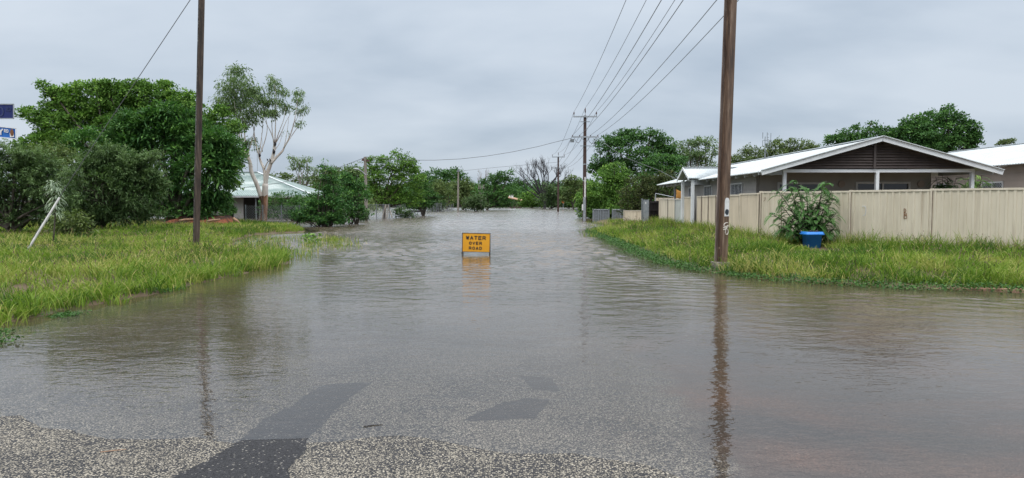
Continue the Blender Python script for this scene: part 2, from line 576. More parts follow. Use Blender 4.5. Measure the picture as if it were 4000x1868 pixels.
def asphalt():
    m, t, b = newmat('chip_seal')
    P = coords(t, (1, 1, 1))
    big = N(t, 'ShaderNodeTexNoise', i_Scale=1.1, i_Detail=5.0, i_Roughness=0.6, i_Distortion=0.3)
    t.links.new(P, big.inputs['Vector'])
    vo = N(t, 'ShaderNodeTexVoronoi', i_Scale=78.0)
    vo.feature = 'F1'
    t.links.new(P, vo.inputs['Vector'])
    rnd = N(t, 'ShaderNodeSeparateColor')
    t.links.new(vo.outputs['Color'], rnd.inputs[0])
    # how many stones still show: fewer where the seal has been worn to bitumen
    thr = mth(t, 'ADD', 0.16, mth(t, 'MULTIPLY', mth(t, 'SUBTRACT', big.outputs[0], 0.5), 2.3))
    show = mth(t, 'GREATER_THAN', rnd.outputs[0], thr)
    edge = mth(t, 'LESS_THAN', vo.outputs['Distance'], 0.52)
    stone = mth(t, 'MULTIPLY', show, edge)
    sc_ = ramp(t, rnd.outputs[1], [(0.0, (0.09, 0.083, 0.074)), (0.3, (0.17, 0.155, 0.13)), (0.7, (0.31, 0.28, 0.225)), (1.0, (0.46, 0.42, 0.35))])
    bit = ramp(t, rnd.outputs[2], [(0.0, (0.012, 0.012, 0.014)), (1.0, (0.032, 0.032, 0.035))])
    col = mix(t, stone, bit.outputs[0], sc_.outputs[0])
    # reddish silt washed over one side of the junction, finer seal there
    sx = N(t, 'ShaderNodeSeparateXYZ')
    t.links.new(P, sx.inputs[0])
    wob = mth(t, 'MULTIPLY', mth(t, 'SUBTRACT', big.outputs[0], 0.5), 1.2)
    side = mth(t, 'SUBTRACT', mth(t, 'ADD', sx.outputs[0], wob), mth(t, 'ADD', 1.15, mth(t, 'MULTIPLY', mth(t, 'SUBTRACT', sx.outputs[1], 4.0), 0.03)))
    side = mth(t, 'MULTIPLY', side, 4.0, True)
    n3 = N(t, 'ShaderNodeTexNoise', i_Scale=0.8, i_Detail=5.0, i_Distortion=0.5)
    t.links.new(coords(t, (0.6, 1.2, 1)), n3.inputs['Vector'])
    silt = ramp(t, n3.outputs[0], [(0.42, (0.050, 0.044, 0.043)), (0.62, (0.125, 0.070, 0.050))])
    vo2 = N(t, 'ShaderNodeTexVoronoi', i_Scale=110.0)
    t.links.new(P, vo2.inputs['Vector'])
    r2 = N(t, 'ShaderNodeSeparateColor')
    t.links.new(vo2.outputs['Color'], r2.inputs[0])
    fine = mix(t, 1.0, silt.outputs[0], ramp(t, r2.outputs[0], [(0.0, 0.55), (0.75, 1.1), (1.0, 2.1)]).outputs[0], 'MULTIPLY')
    col = mix(t, side, col, fine)
    t.links.new(col, b.inputs['Base Color'])
    b.inputs['Roughness'].default_value = 0.5
    b.inputs['Specular IOR Level'].default_value = 0.15
    bp = N(t, 'ShaderNodeBump')
    bp.inputs['Strength'].default_value = 1.0
    bp.inputs['Distance'].default_value = 0.010
    hgt = mth(t, 'MULTIPLY', stone, mth(t, 'SUBTRACT', 0.8, vo.outputs['Distance']))
    t.links.new(hgt, bp.inputs['Height'])
    t.links.new(bp.outputs[0], b.inputs['Normal'])
    return m


def patchmat():
    m, t, b = newmat('bitumen_patch')
    P = coords(t)
    vo = N(t, 'ShaderNodeTexVoronoi', i_Scale=95.0)
    t.links.new(P, vo.inputs['Vector'])
    s = N(t, 'ShaderNodeSeparateColor')
    t.links.new(vo.outputs['Color'], s.inputs[0])
    c = ramp(t, s.outputs[0], [(0.0, (0.010, 0.010, 0.012)), (0.9, (0.03, 0.03, 0.034)), (0.965, (0.04, 0.04, 0.044)), (0.985, (0.2, 0.19, 0.17))])
    t.links.new(c.outputs[0], b.inputs['Base Color'])
    b.inputs['Roughness'].default_value = 0.5
    b.inputs['Specular IOR Level'].default_value = 0.15
    bp = N(t, 'ShaderNodeBump')
    bp.inputs['Strength'].default_value = 0.8
    bp.inputs['Distance'].default_value = 0.006
    t.links.new(vo.outputs['Distance'], bp.inputs['Height'])
    t.links.new(bp.outputs[0], b.inputs['Normal'])
    return m


def soil():
    m, t, b = newmat('wet_soil')
    n = N(t, 'ShaderNodeTexNoise', i_Scale=0.9, i_Detail=8.0, i_Roughness=0.65)
    t.links.new(coords(t), n.inputs['Vector'])
    r = ramp(t, n.outputs[0], [(0.3, (0.045, 0.028, 0.014)), (0.5, (0.085, 0.056, 0.026)), (0.7, (0.055, 0.055, 0.020))])
    t.links.new(r.outputs[0], b.inputs['Base Color'])
    b.inputs['Roughness'].default_value = 0.8
    return m


def watermat():
    m, t, b = newmat('flood_water')
    t.nodes.remove(b)
    a = N(t, 'ShaderNodeAttribute', attribute_name='depth')
    d = mth(t, 'MAXIMUM', a.outputs['Fac'], 0.0)
    opac = mth(t, 'SUBTRACT', 1.0, mth(t, 'EXPONENT', mth(t, 'MULTIPLY', d, -11.0)))
    P = coords(t, (1, 1, 1))
    # wind ripples
    hs = []
    for sc_, st, dist, det in ((6.5, (0.8, 1.5, 1), 0.4, 2.0), (15.0, (0.75, 1.4, 1), 0.6, 2.0), (1.6, (0.8, 1.3, 1), 0.2, 3.0)):
        n = N(t, 'ShaderNodeTexNoise', i_Scale=sc_, i_Detail=det, i_Roughness=0.5, i_Distortion=dist)
        t.links.new(coords(t, st), n.inputs['Vector'])
        hs.append(n.outputs[0])
    gust = N(t, 'ShaderNodeTexNoise', i_Scale=0.22, i_Detail=3.0)
    t.links.new(coords(t, (0.6, 1.2, 1)), gust.inputs['Vector'])
    h = mth(t, 'ADD', mth(t, 'MULTIPLY', hs[0], 0.014), mth(t, 'ADD', mth(t, 'MULTIPLY', hs[1], 0.0065), mth(t, 'MULTIPLY', hs[2], 0.014)))
    calm = mth(t, 'MULTIPLY', d, 14.0, True)
    calm = mth(t, 'MULTIPLY', d, 2.6, True)
    amp = mth(t, 'MULTIPLY', mth(t, 'ADD', 0.20, mth(t, 'MULTIPLY', calm, 1.1)), mth(t, 'ADD', 0.1, mth(t, 'MULTIPLY', gust.outputs[0], 1.5)))
    h = mth(t, 'MULTIPLY', h, amp)
    bp = N(t, 'ShaderNodeBump')
    bp.inputs['Strength'].default_value = 1.0
    bp.inputs['Distance'].default_value = WAVE
    t.links.new(h, bp.inputs['Height'])
    n4 = N(t, 'ShaderNodeTexNoise', i_Scale=0.35, i_Detail=5.0)
    t.links.new(coords(t, (1, 1, 1)), n4.inputs['Vector'])
    mud = ramp(t, n4.outputs[0], [(0.35, (0.075, 0.058, 0.036)), (0.65, (0.120, 0.094, 0.066))])
    df = N(t, 'ShaderNodeBsdfDiffuse')
    t.links.new(mud.outputs[0], df.inputs[0])
    tr = N(t, 'ShaderNodeBsdfTransparent')
    body = N(t, 'ShaderNodeMixShader')
    t.links.new(opac, body.inputs[0])
    t.links.new(tr.outputs[0], body.inputs[1])
    t.links.new(df.outputs[0], body.inputs[2])
    fr = N(t, 'ShaderNodeFresnel')
    fr.inputs[0].default_value = 1.34
    t.links.new(bp.outputs[0], fr.inputs['Normal'])
    gl = N(t, 'ShaderNodeBsdfGlossy')
    base_r = ramp(t, mth(t, 'MULTIPLY', d, 1.8, True), [(0.0, 0.008), (0.22, 0.018), (0.42, 0.045), (0.70, 0.09), (0.97, 0.15)]).outputs[0]
    cat = None
    for st, k_ in (((2.0, 0.6, 1), 0.5), ((5.0, 2.4, 1), 0.5)):
        nn = N(t, 'ShaderNodeTexNoise', i_Scale=1.0, i_Detail=3.0, i_Roughness=0.6)
        t.links.new(coords(t, st), nn.inputs['Vector'])
        v_ = mth(t, 'MULTIPLY', nn.outputs[0], k_)
        cat = v_ if cat is None else mth(t, 'ADD', cat, v_)
    paw = ramp(t, cat, [(0.38, 0.62), (0.46, 0.84), (0.58, 1.0)]).outputs[0]
    t.links.new(mth(t, 'MULTIPLY', base_r, mth(t, 'MULTIPLY', paw, 1.35)), gl.inputs['Roughness'])
    gl.inputs['Color'].default_value = (1, 1, 1, 1)
    t.links.new(bp.outputs[0], gl.inputs['Normal'])
    top = N(t, 'ShaderNodeMixShader')
    t.links.new(fr.outputs[0], top.inputs[0])
    t.links.new(body.outputs[0], top.inputs[1])
    t.links.new(gl.outputs[0], top.inputs[2])
    t.links.new(top.outputs[0], t.nodes['Material Output'].inputs[0])
    return m


WAVE = 1.0
WSLOPE = 0.033
M['asphalt'] = asphalt()
M['patch'] = patchmat()
M['soil'] = soil()
M['water'] = watermat()

# ------------------------------------------------------------------ terrain
LP = [(-60, 1272), (0, 1260), (70, 1250), (130, 1236), (200, 1214), (290, 1200), (380, 1188), (470, 1167), (560, 1150), (620, 1137), (700, 1122), (820, 1094), (900, 1072),
      (1000, 1058), (1080, 1040), (1128, 1020), (1120, 1002), (1060, 1003), (985, 996), (905, 975), (895, 942), (980, 918), (1090, 911), (1160, 909), (1186, 905),
      (1160, 893), (1090, 884), (1020, 877), (960, 870), (900, 866)]
LPOLY = [tuple(G(x, y).xy) for x, y in LP] + [(-30, 62), (-90, 62), (-90, 3), (-7.6, 3)]
RP = [(4060, 1136), (3800, 1126), (3600, 1121), (3450, 1115), (3300, 1108), (3150, 1098), (3000, 1085), (2880, 1071), (2780, 1058), (2700, 1042), (2620, 1020), (2550, 992),
      (2480, 962), (2420, 940), (2360, 918), (2330, 903), (2380, 893), (2440, 884), (2400, 874), (2330, 868), (2350, 860), (2420, 853)]
RPOLY = [(45, 13)] + [tuple(G(x, y).xy) for x, y in RP] + [(13, 75), (150, 90), (150, 13)]


def pip_sd(X, Y, poly):
    """signed distance to a polygon, positive inside"""
    P = np.stack([X, Y], -1)
    d2 = np.full(X.shape, 1e18)
    ins = np.zeros(X.shape, bool)
    n = len(poly)
    for i in range(n):
        a = np.array(poly[i])
        b = np.array(poly[(i + 1) % n])
        e = b - a
        w = P - a
        t = np.clip((w @ e) / (e @ e), 0, 1)
        q = w - t[..., None] * e
        d2 = np.minimum(d2, (q ** 2).sum(-1))
        c = ((a[1] > Y) != (b[1] > Y))
        with np.errstate(divide='ignore', invalid='ignore'):
            xi = (b[0] - a[0]) * (Y - a[1]) / (b[1] - a[1]) + a[0]
        ins ^= c & (X < xi)
    d = np.sqrt(d2)
    return np.where(ins, d, -d)


def sstep(t):
    t = np.clip(t, 0, 1)
    return t * t * (3 - 2 * t)


def vnoise(X, Y, s, seed=0):
    """smooth value noise"""
    x, y = X * s + seed * 17.3, Y * s + seed * 9.1
    xi, yi = np.floor(x), np.floor(y)
    fx, fy = x - xi, y - yi
    fx, fy = fx * fx * (3 - 2 * fx), fy * fy * (3 - 2 * fy)

    def h(a, b):
        v = np.sin(a * 127.1 + b * 311.7 + seed * 74.7) * 43758.5453
        return v - np.floor(v)
    return (h(xi, yi) * (1 - fx) + h(xi + 1, yi) * fx) * (1 - fy) + (h(xi, yi + 1) * (1 - fx) + h(xi + 1, yi + 1) * fx) * fy


def terrain(X, Y, want_sd=False):
    X = np.asarray(X, float)
    Y = np.asarray(Y, float)
    jx = (vnoise(X, Y, 1.4, 3) - 0.5) * 0.35
    jy = (vnoise(X, Y, 1.4, 4) - 0.5) * 0.35
    sd = np.maximum(pip_sd(X + jx, Y + jy, LPOLY), pip_sd(X + jx, Y + jy, RPOLY))
    Ys = np.interp(X, [-8, -3.9, -2.5, -0.5, 0.8, 1.5, 3], [5.3, 4.88, 4.60, 4.42, 4.0, 3.5, 2.9])
    road = np.clip(0.0135 * (Ys - Y), -0.55, 0.06) + (vnoise(X, Y, 0.9, 1) - 0.5) * 0.007 + (vnoise(X, Y, 3.1, 6) - 0.5) * 0.0045
    depth = np.minimum(road, np.where(sd > -1.5, -0.02, 1.0))
    zo = np.where(sd > -1.5, depth * sstep(-sd / 1.9), road)
    zi = 0.03 * sstep(sd / 0.08) + 0.19 * sstep(sd / 2.2) + (vnoise(X, Y, 0.5, 2) - 0.5) * 0.08 * sstep(sd / 1.0)
    zi = zi + 0.9 * sstep((X - 19.5) / 3.0) * sstep((Y - 24) / 4)
    zz = np.where(sd > 0, zi, zo)
    far = 254 + (vnoise(X, Y, 0.05, 5) - 0.5) * 30
    zz = np.where(Y > far, 0.35 * sstep((Y - far) / 12), zz)
    return (zz, sd) if want_sd else zz


def tz(x, y):
    return float(terrain(np.array([x]), np.array([y]))[0])


def grow(a, b, s, k):
    out = []
    while a < b:
        a += s
        s *= k
        out.append(a)
    return out


xs = np.arange(-13, 15, 0.13)
xs = np.concatenate([[-v for v in grow(13, 3000, 0.2, 1.09)][::-1], xs, grow(float(xs[-1]), 3000, 0.2, 1.09)])
ys = np.concatenate([[-v for v in grow(-2.0, 3000, 0.2, 1.25)][::-1], np.arange(2.1, 22, 0.12), np.arange(22.1, 62, 0.35), grow(62, 3500, 0.5, 1.05)])
XX, YY = np.meshgrid(xs, ys)
ZZ = terrain(XX, YY)
nx, ny = len(xs), len(ys)
ii = np.arange(nx - 1)[None, :] + np.arange(ny - 1)[:, None] * nx
Q = np.stack([ii, ii + 1, ii + 1 + nx, ii + nx], -1).reshape(-1, 4)
ground = np_mesh('ground', np.stack([XX, YY, ZZ], -1).reshape(-1, 3), Q, M['soil'], smooth=True)
tag(ground, kind='structure')
wz = np.zeros_like(ZZ)
keep = (YY[:-1, :-1] < 420).ravel() & (np.abs(XX[:-1, :-1]) < 700).ravel() & (YY[:-1, :-1] > -25).ravel()
zq = ZZ.ravel()[Q].min(1)
# wind chop: a finer sheet with real waves in the street, met by the flat sheet round it
bx0, bx1 = xs[np.argmin(abs(xs + 27))], xs[np.argmin(abs(xs - 22))]
by0, by1 = ys[np.argmin(abs(ys - 6.2))], ys[np.argmin(abs(ys - 75))]
QX, QY = XX.ravel()[Q], YY.ravel()[Q]
inner = (QX.min(1) >= bx0 - 1e-6) & (QX.max(1) <= bx1 + 1e-6) & (QY.min(1) >= by0 - 1e-6) & (QY.max(1) <= by1 + 1e-6)
QW = Q[keep & (zq < 0.03) & ~inner]
fx_ = np.linspace(bx0, bx1, 640)
fy_ = [by0]
while fy_[-1] < by1:
    fy_.append(fy_[-1] + 0.045 + 0.0013 * (fy_[-1] - by0))
fy_[-1] = by1
fy_ = np.array(fy_)
FX, FY = np.meshgrid(fx_, fy_)
FZ = terrain(FX, FY)
gw = np.random.default_rng(99)
H_ = np.zeros_like(FX)
SLX = np.zeros_like(FX)
for _ in range(34):
    wl_ = 0.17 * (4.5 ** gw.random())
    an = math.pi / 2 + gw.normal() * 0.75
    k_ = 2 * math.pi / wl_
    # short waves die out where the sheet is too coarse to carry them
    fade_ = np.clip((wl_ / (0.045 + 0.0013 * (FY - by0)) - 3.0) / 3.0, 0, 1)
    ph = 1.2 * vnoise(FX, FY, 0.35, int(gw.integers(100)))
    H_ += fade_ * (WSLOPE / k_) * np.sin(k_ * (FX * math.cos(an) + FY * math.sin(an)) + gw.random() * 6.28 + ph * 4)
gust_ = 0.35 + 1.3 * vnoise(FX * 0.7, FY * 0.4, 0.45, 41) * (0.5 + vnoise(FX, FY * 0.6, 1.3, 42))
env = np.clip((-FZ - 0.07) * 4.2, 0.06, 1) * gust_
edge_ = np.minimum.reduce([FX - bx0, bx1 - FX, (FY - by0) * 0.8, (by1 - FY) * 0.3])
H_ *= env * sstep(edge_ / 2.0)
nfx = len(fx_)
ii = np.arange(nfx - 1)[None, :] + np.arange(len(fy_) - 1)[:, None] * nfx
FQ = np.stack([ii, ii + 1, ii + 1 + nfx, ii + nfx], -1).reshape(-1, 4)
FQ = FQ[FZ.ravel()[FQ].min(1) < 0.03]
V1 = np.stack([XX, YY, wz], -1).reshape(-1, 3)
V2 = np.stack([FX, FY, H_], -1).reshape(-1, 3)
water = np_mesh('water', np.concatenate([V1, V2]), np.concatenate([QW, FQ + len(V1)]), M['water'],
                attrs={'depth': np.concatenate([(-ZZ).ravel(), (-FZ).ravel()])}, smooth=True)
tag(water, kind='structure')

# road sheet of the junction, following the ground
rx = np.arange(-26, 26.01, 0.2)
ry = np.arange(-10, 13.2, 0.2)
RX, RY = np.meshgrid(rx, ry)
RZ, RSD = terrain(RX, RY, True)
n_ = len(rx)
ii = np.arange(n_ - 1)[None, :] + np.arange(len(ry) - 1)[:, None] * n_
RQ = np.stack([ii, ii + 1, ii + 1 + n_, ii + n_], -1).reshape(-1, 4)
RQ = RQ[(RSD.ravel()[RQ] < -0.35).all(1)]
road = np_mesh('road', np.stack([RX, RY, RZ + 0.004], -1).reshape(-1, 3), RQ, M['asphalt'], smooth=True)
tag(road, kind='structure')


def ground_patch(pts, name):
    bm = bmesh.new()
    P = [G(x, y) for x, y in pts]
    # roughen the outline a little
    Q2 = []
    for i, p in enumerate(P):
        q = P[(i + 1) % len(P)]
        k = max(1, int((q - p).length / 0.035))
        for j in range(k):
            w = p.lerp(q, j / k)
            a = 0.013
            Q2.append(Vector((w.x + random.uniform(-a, a), w.y + random.uniform(-a, a) * 1.5, 0)))
    vs = [bm.verts.new(p) for p in Q2]
    f = bm.faces.new(vs)
    bmesh.ops.triangulate(bm, faces=[f])
    for _ in range(2):
        bmesh.ops.subdivide_edges(bm, edges=[e for e in bm.edges if e.calc_length() > 0.3], cuts=1)
        bmesh.ops.triangulate(bm, faces=bm.faces[:])
    co = np.array([v.co for v in bm.verts])
    hz = terrain(co[:, 0], co[:, 1])
    for v, h in zip(bm.verts, hz):
        v.co.z = h + 0.0055
    bmesh.ops.recalc_face_normals(bm, faces=bm.faces)
    me = bpy.data.meshes.new(name)
    bm.to_mesh(me)
    bm.free()
    me.materials.append(M['patch'])
    o = bpy.data.objects.new(name, me)
    COL.objects.link(o)
    return tag(o, kind='structure')


ground_patch([(640, 1900), (693, 1866), (770, 1822), (842, 1784), (935, 1722), (1035, 1629), (1128, 1592), (1175, 1550), (1221, 1517), (1271, 1492), (1457, 1482),
              (1420, 1510), (1389, 1530), (1350, 1560), (1314, 1592), (1290, 1622), (1271, 1648), (1233, 1685), (1202, 1710), (1196, 1760), (1165, 1795), (1134, 1828), (1120, 1900)], 'asphalt_patch')
ground_patch([(1805, 1641), (1948, 1573), (2060, 1545), (2147, 1551), (2120, 1595), (2091, 1629), (1980, 1637)], 'asphalt_patch')
ground_patch([(2022, 1455), (2153, 1465), (2190, 1517), (2091, 1514)], 'asphalt_patch')

# kerb round the corner, mostly drowned
kb = MB()
kp = [G(x, y) for x, y in [(2700, 1046), (2780, 1062), (2880, 1075), (3000, 1089), (3150, 1101), (3300, 1111), (3600, 1124), (3800, 1129), (4060, 1138)]] + [Vector((16, 12.9, 0)), Vector((40, 12.2, 0))]
for i in range(len(kp) - 1):
    a, b = kp[i], kp[i + 1]
    za = -0.035 if i < 7 else 0.012
    zb = -0.035 if i + 1 < 7 else 0.012
    if i == 6:
        za, zb = -0.03, -0.004
    if i == 7:
        za = -0.004
    kb.bar((a.x, a.y, za), (b.x, b.y, zb), 0.16, 0.05)
tag(kb.build('kerb', M['kerb']), kind='structure')


# ------------------------------------------------------------------ foliage
def unit(v):
    return v / np.maximum(np.linalg.norm(v, axis=-1, keepdims=True), 1e-9)


def leaf_mesh(blobs, n_cl, per, cl_r, L, Wd, mode='broad', shell=0.75, flat=0.7, seed=1, up=0.5, low=-1.0):
    """blobs: list of (centre, radii). Leaves gathered in clumps on and in the blobs. Returns verts, quads, tint, clump centres"""
    g = np.random.default_rng(seed)
    C = np.array([b[0] for b in blobs], float)
    Rr = np.array([b[1] for b in blobs], float)
    wt = (Rr[:, 0] * Rr[:, 2] + Rr[:, 0] * Rr[:, 1]) ** 0.9
    k = g.choice(len(blobs), n_cl, p=wt / wt.sum())
    u = unit(g.normal(size=(n_cl, 3)))
    rr = np.where(g.random(n_cl) < shell, 1 - np.abs(g.normal(size=n_cl)) * 0.13, g.random(n_cl) ** 0.5 * 0.85)
    # lumpy outline
    rr = rr * (0.9 + 0.2 * vnoise(u[:, 0] * 2 + k * 3.1, u[:, 2] * 2 + u[:, 1], 1.5, 5))
    cc = C[k] + u * Rr[k] * rr[:, None]
    if low > -1:
        ok = cc[:, 2] > low
        cc, u, k = cc[ok], u[ok], k[ok]
        n_cl = len(cc)
    crs = cl_r * (0.6 + 0.8 * g.random(n_cl))
    ct = np.clip(0.42 + 0.20 * g.normal(size=n_cl), 0, 1)
    # leaves
    n = n_cl * per
    ci = np.repeat(np.arange(n_cl), per)
    off = unit(g.normal(size=(n, 3))) * (0.55 + 0.5 * g.random(n))[:, None]
    if mode != 'droop':
        # sprays sit as little domes of leaves round each twig end
        off[:, 2] = np.where(g.random(n) < 0.8, np.abs(off[:, 2]), off[:, 2]) * flat
    else:
        off[:, 2] = off[:, 2] * flat
    P = cc[ci] + off * crs[ci][:, None]
    outw = u[ci] * 0.6 + off * 0.5
    rnd = g.normal(size=(n, 3))
    tint = np.clip(ct[ci] + 0.16 * g.normal(size=n), 0, 1)
    if mode == 'broad':
        d = unit(outw + rnd * 0.8 + np.array([0, 0, -0.15]))
        nrm = unit(rnd[:, ::-1] * 0.45 + np.array([0, 0, up * 0.7]) + off * 1.1)
    elif mode == 'droop':
        d = unit(outw * 0.5 + rnd * 0.45 + np.array([0, 0, -0.9]))
        nrm = unit(rnd[:, ::-1])
    else:  # spray
        d = unit(off * 0.9 + u[ci] * 0.5 + rnd * 0.35 + np.array([0, 0, 0.15]))
        nrm = unit(np.array([0, 0, 1.0]) + rnd[:, ::-1] * 0.3 + off * 0.3)
    sdv = unit(np.cross(d, nrm))
    l = (L * (0.6 + 0.8 * g.random(n)))[:, None]
    w = (Wd * (0.6 + 0.8 * g.random(n)))[:, None]
    if mode == 'spray':
        mid = P + d * l * 0.5
        tip = P + d * l - np.array([0, 0, 1.0]) * l * 0.28
        V = np.stack([P - sdv * w * 0.3, P + sdv * w * 0.3, mid + sdv * w, mid - sdv * w, tip + sdv * w * 0.25, tip - sdv * w * 0.25], 1)
        b = np.arange(n)[:, None] * 6
        Qd = np.concatenate([b + np.array([0, 1, 2, 3]), b + np.array([3, 2, 4, 5])], 0)
        return V.reshape(-1, 3), Qd, np.repeat(tint, 6), cc
    V = np.stack([P, P + d * l * 0.45 + sdv * w, P + d * l, P + d * l * 0.45 - sdv * w], 1)
    Qd = np.arange(n * 4).reshape(-1, 4)
    return V.reshape(-1, 3), Qd, np.repeat(tint, 4), cc


def limb(mb, a, b, ra, rb, bend=0.15, seg=5, n=6, g=None):
    a, b = Vector(a), Vector(b)
    L = (b - a).length
    o = Vector((random.uniform(-1, 1), random.uniform(-1, 1), random.uniform(-0.2, 0.6))) * L * bend
    pts, rad = [], []
    for i in range(seg + 1):
        t = i / seg
        pts.append(a.lerp(b, t) + o * math.sin(math.pi * t) * (1 - t * 0.4))
        rad.append(ra + (rb - ra) * t)
    mb.tube(pts, rad, n, cap=False)
    return pts


def tree(name, label, cat, Y, base, blobs, mat, n_cl, per=16, cl_r=0.35, L=0.16, Wd=0.05, mode='broad', bark='bark', trunk_r=0.16,
         forks=3, group=None, seed=1, limbs=14, depth=0.9, shell=0.75, flat=0.7, fork_h=None, up=0.5, stems=1, low=None, sat=True):
    """blobs in photo pixels (x, y, rx, ry[, dy]) seen at distance Y: turned into real ellipsoids standing there"""
    random.seed(seed * 13 + 5)
    s = mpp(Y)
    B = []
    for b in blobs:
        dy = b[4] if len(b) > 4 else random.uniform(-0.35, 0.35) * b[2] * s
        yy = Y + dy
        c = W(b[0], b[1], yy)
        k = yy / Y
        B.append(((c.x, c.y, c.z), (b[2] * s * k, (b[2] + b[3]) / 2 * s * depth * k, b[3] * s * k)))
    bx = W(base[0], base[1], Y).x
    bz = tz(bx, Y)
    bz0 = bz - 0.1
    o = thing(name, label, cat, (bx, Y, bz), 0, group)
    lo = (max(bz, 0) + 0.02) if low is None else low
    if len(B) > 1:
        g4 = np.random.default_rng(seed + 900)
        for c_, r_0 in list(B):
            for _ in range(6 if sat else 0):
                u_ = unit(g4.normal(size=3) * np.array([1, 1, 0.9]))
                f_ = g4.uniform(0.22, 0.42) * (1.0 if r_0[0] < 60 * s else 0.75)
                B.append((tuple(np.array(c_) + u_ * np.array(r_0) * g4.uniform(0.92, 1.12)), tuple(np.array(r_0) * f_ * np.array([1.15, 1.15, 0.8]))))
    nB0 = len(blobs)
    V, Qd, tint, cc = leaf_mesh(B, n_cl, per, cl_r, L, Wd, mode, shell, flat, seed, up, lo)
    if mat == 'leaf_grey' and Y < 40:
        g3 = np.random.default_rng(seed + 500)
        B3 = []
        Cb = np.array([b[0] for b in B])
        Rb = np.array([b[1] for b in B])
        for _ in range(430):
            k_ = g3.integers(len(B))
            u_ = unit(g3.normal(size=3))
            u_[2] = abs(u_[2]) * 0.8 + 0.05
            p_ = Cb[k_] + u_ * Rb[k_] * 0.95
            d_ = unit(u_ * np.array([1, 1, 0.9]) + np.array([0, 0, 0.25]))
            for q_ in range(5):
                B3.append((tuple(p_ + d_ * 0.11 * q_), (0.05, 0.05, 0.05)))
        V3, Q3, t3_, _ = leaf_mesh(B3, len(B3) * 2, 6, 0.06, 0.10, 0.016, 'spray', 0.5, 0.8, seed + 7, 0.5, lo)
        Qd = np.concatenate([Qd, Q3 + len(V)])
        V = np.concatenate([V, V3])
        tint = np.concatenate([tint, np.clip(t3_ + 0.35, 0, 1)])
    np_mesh('crown', V, Qd, M[mat], o, {'tint': tint}, org=(bx, Y, bz))
    mb = MB()
    cmean = np.mean([b[0] for b in B], 0)
    zmin = min(b[0][2] - b[1][2] for b in B)
    zc = min(b[0][2] for b in B)
    fh = fork_h if fork_h is not None else max(0.25 * (zc - bz), 0.3)
    for k in range(stems):
        ox = 0 if stems == 1 else random.uniform(-0.35, 0.35) * stems * 0.3
        oy = 0 if stems == 1 else random.uniform(-0.3, 0.3)
        base_p = Vector((bx + ox, Y + oy, bz0))
        fork = Vector((bx + ox * 1.3 + (cmean[0] - bx) * 0.12, Y + oy, bz + fh))
        limb(mb, base_p, fork, trunk_r * (1.15 if stems == 1 else 0.7), trunk_r * (0.85 if stems == 1 else 0.5), 0.05, 4, 8)
        mains = []
        for b in B[:nB0]:
            t = Vector(b[0])
            pts = limb(mb, fork, t, trunk_r * 0.6, trunk_r * 0.22, 0.12, 6, 6)
            mains += pts[2:]
        if len(cc):
            idx = np.random.default_rng(seed + k).choice(len(cc), min(limbs, len(cc)), replace=False)
            for i in idx:
                c = Vector(cc[i])
                m_ = min(mains, key=lambda p: (p - c).length + max(0, p.z - c.z) * 1.5)
                limb(mb, m_, c, trunk_r * 0.22, trunk_r * 0.06, 0.12, 4, 5)
    mb.build('trunk', M[bark], o, True)
    return o


# --- grass
def blades(px, py, pz, h, w, lean, seed=1, tint=None, droop=0.35):
    """curved tapering blades: 2 quads and a tip triangle each"""
    g = np.random.default_rng(seed)
    n = len(px)
    a = g.random(n) * 2 * np.pi
    ld = np.stack([np.cos(a), np.sin(a), np.zeros(n)], -1)
    fa = g.random(n) * 2 * np.pi
    side = np.stack([np.cos(fa), np.sin(fa), np.zeros(n)], -1)
    P = np.stack([px, py, pz], -1)
    V = []
    for t, ww in ((0, 0.8), (0.4, 1.0), (0.75, 0.7), (1.0, 0)):
        c = P + np.array([0, 0, 1.0]) * (h * (t - droop * lean * t ** 2.2))[:, None] + ld * (h * lean * t ** 1.7)[:, None]
        if ww > 0:
            V.append(c - side * (w * ww / 2)[:, None])
            V.append(c + side * (w * ww / 2)[:, None])
        else:
            V.append(c)
    V = np.stack(V, 1)
    b = np.arange(n)[:, None] * 7
    Qd = np.concatenate([b + np.array([0, 1, 3, 2]), b + np.array([2, 3, 5, 4])], 0)
    T = b + np.array([4, 5, 6])
    return V.reshape(-1, 3), Qd, T, np.repeat(tint, 7), V[:, 6]


def sample_verge(n, xr, yr, near_bias=1.0, seed=1, poly_sd=None):
    g = np.random.default_rng(seed)
    y = yr[0] + (yr[1] - yr[0]) * g.random(n) ** near_bias
    x = xr[0] + (xr[1] - xr[0]) * g.random(n)
    # only what the place shows: a wedge a little wider than the view
    ok = np.abs(x) < 0.80 * y + 1.2
    return x[ok], y[ok]


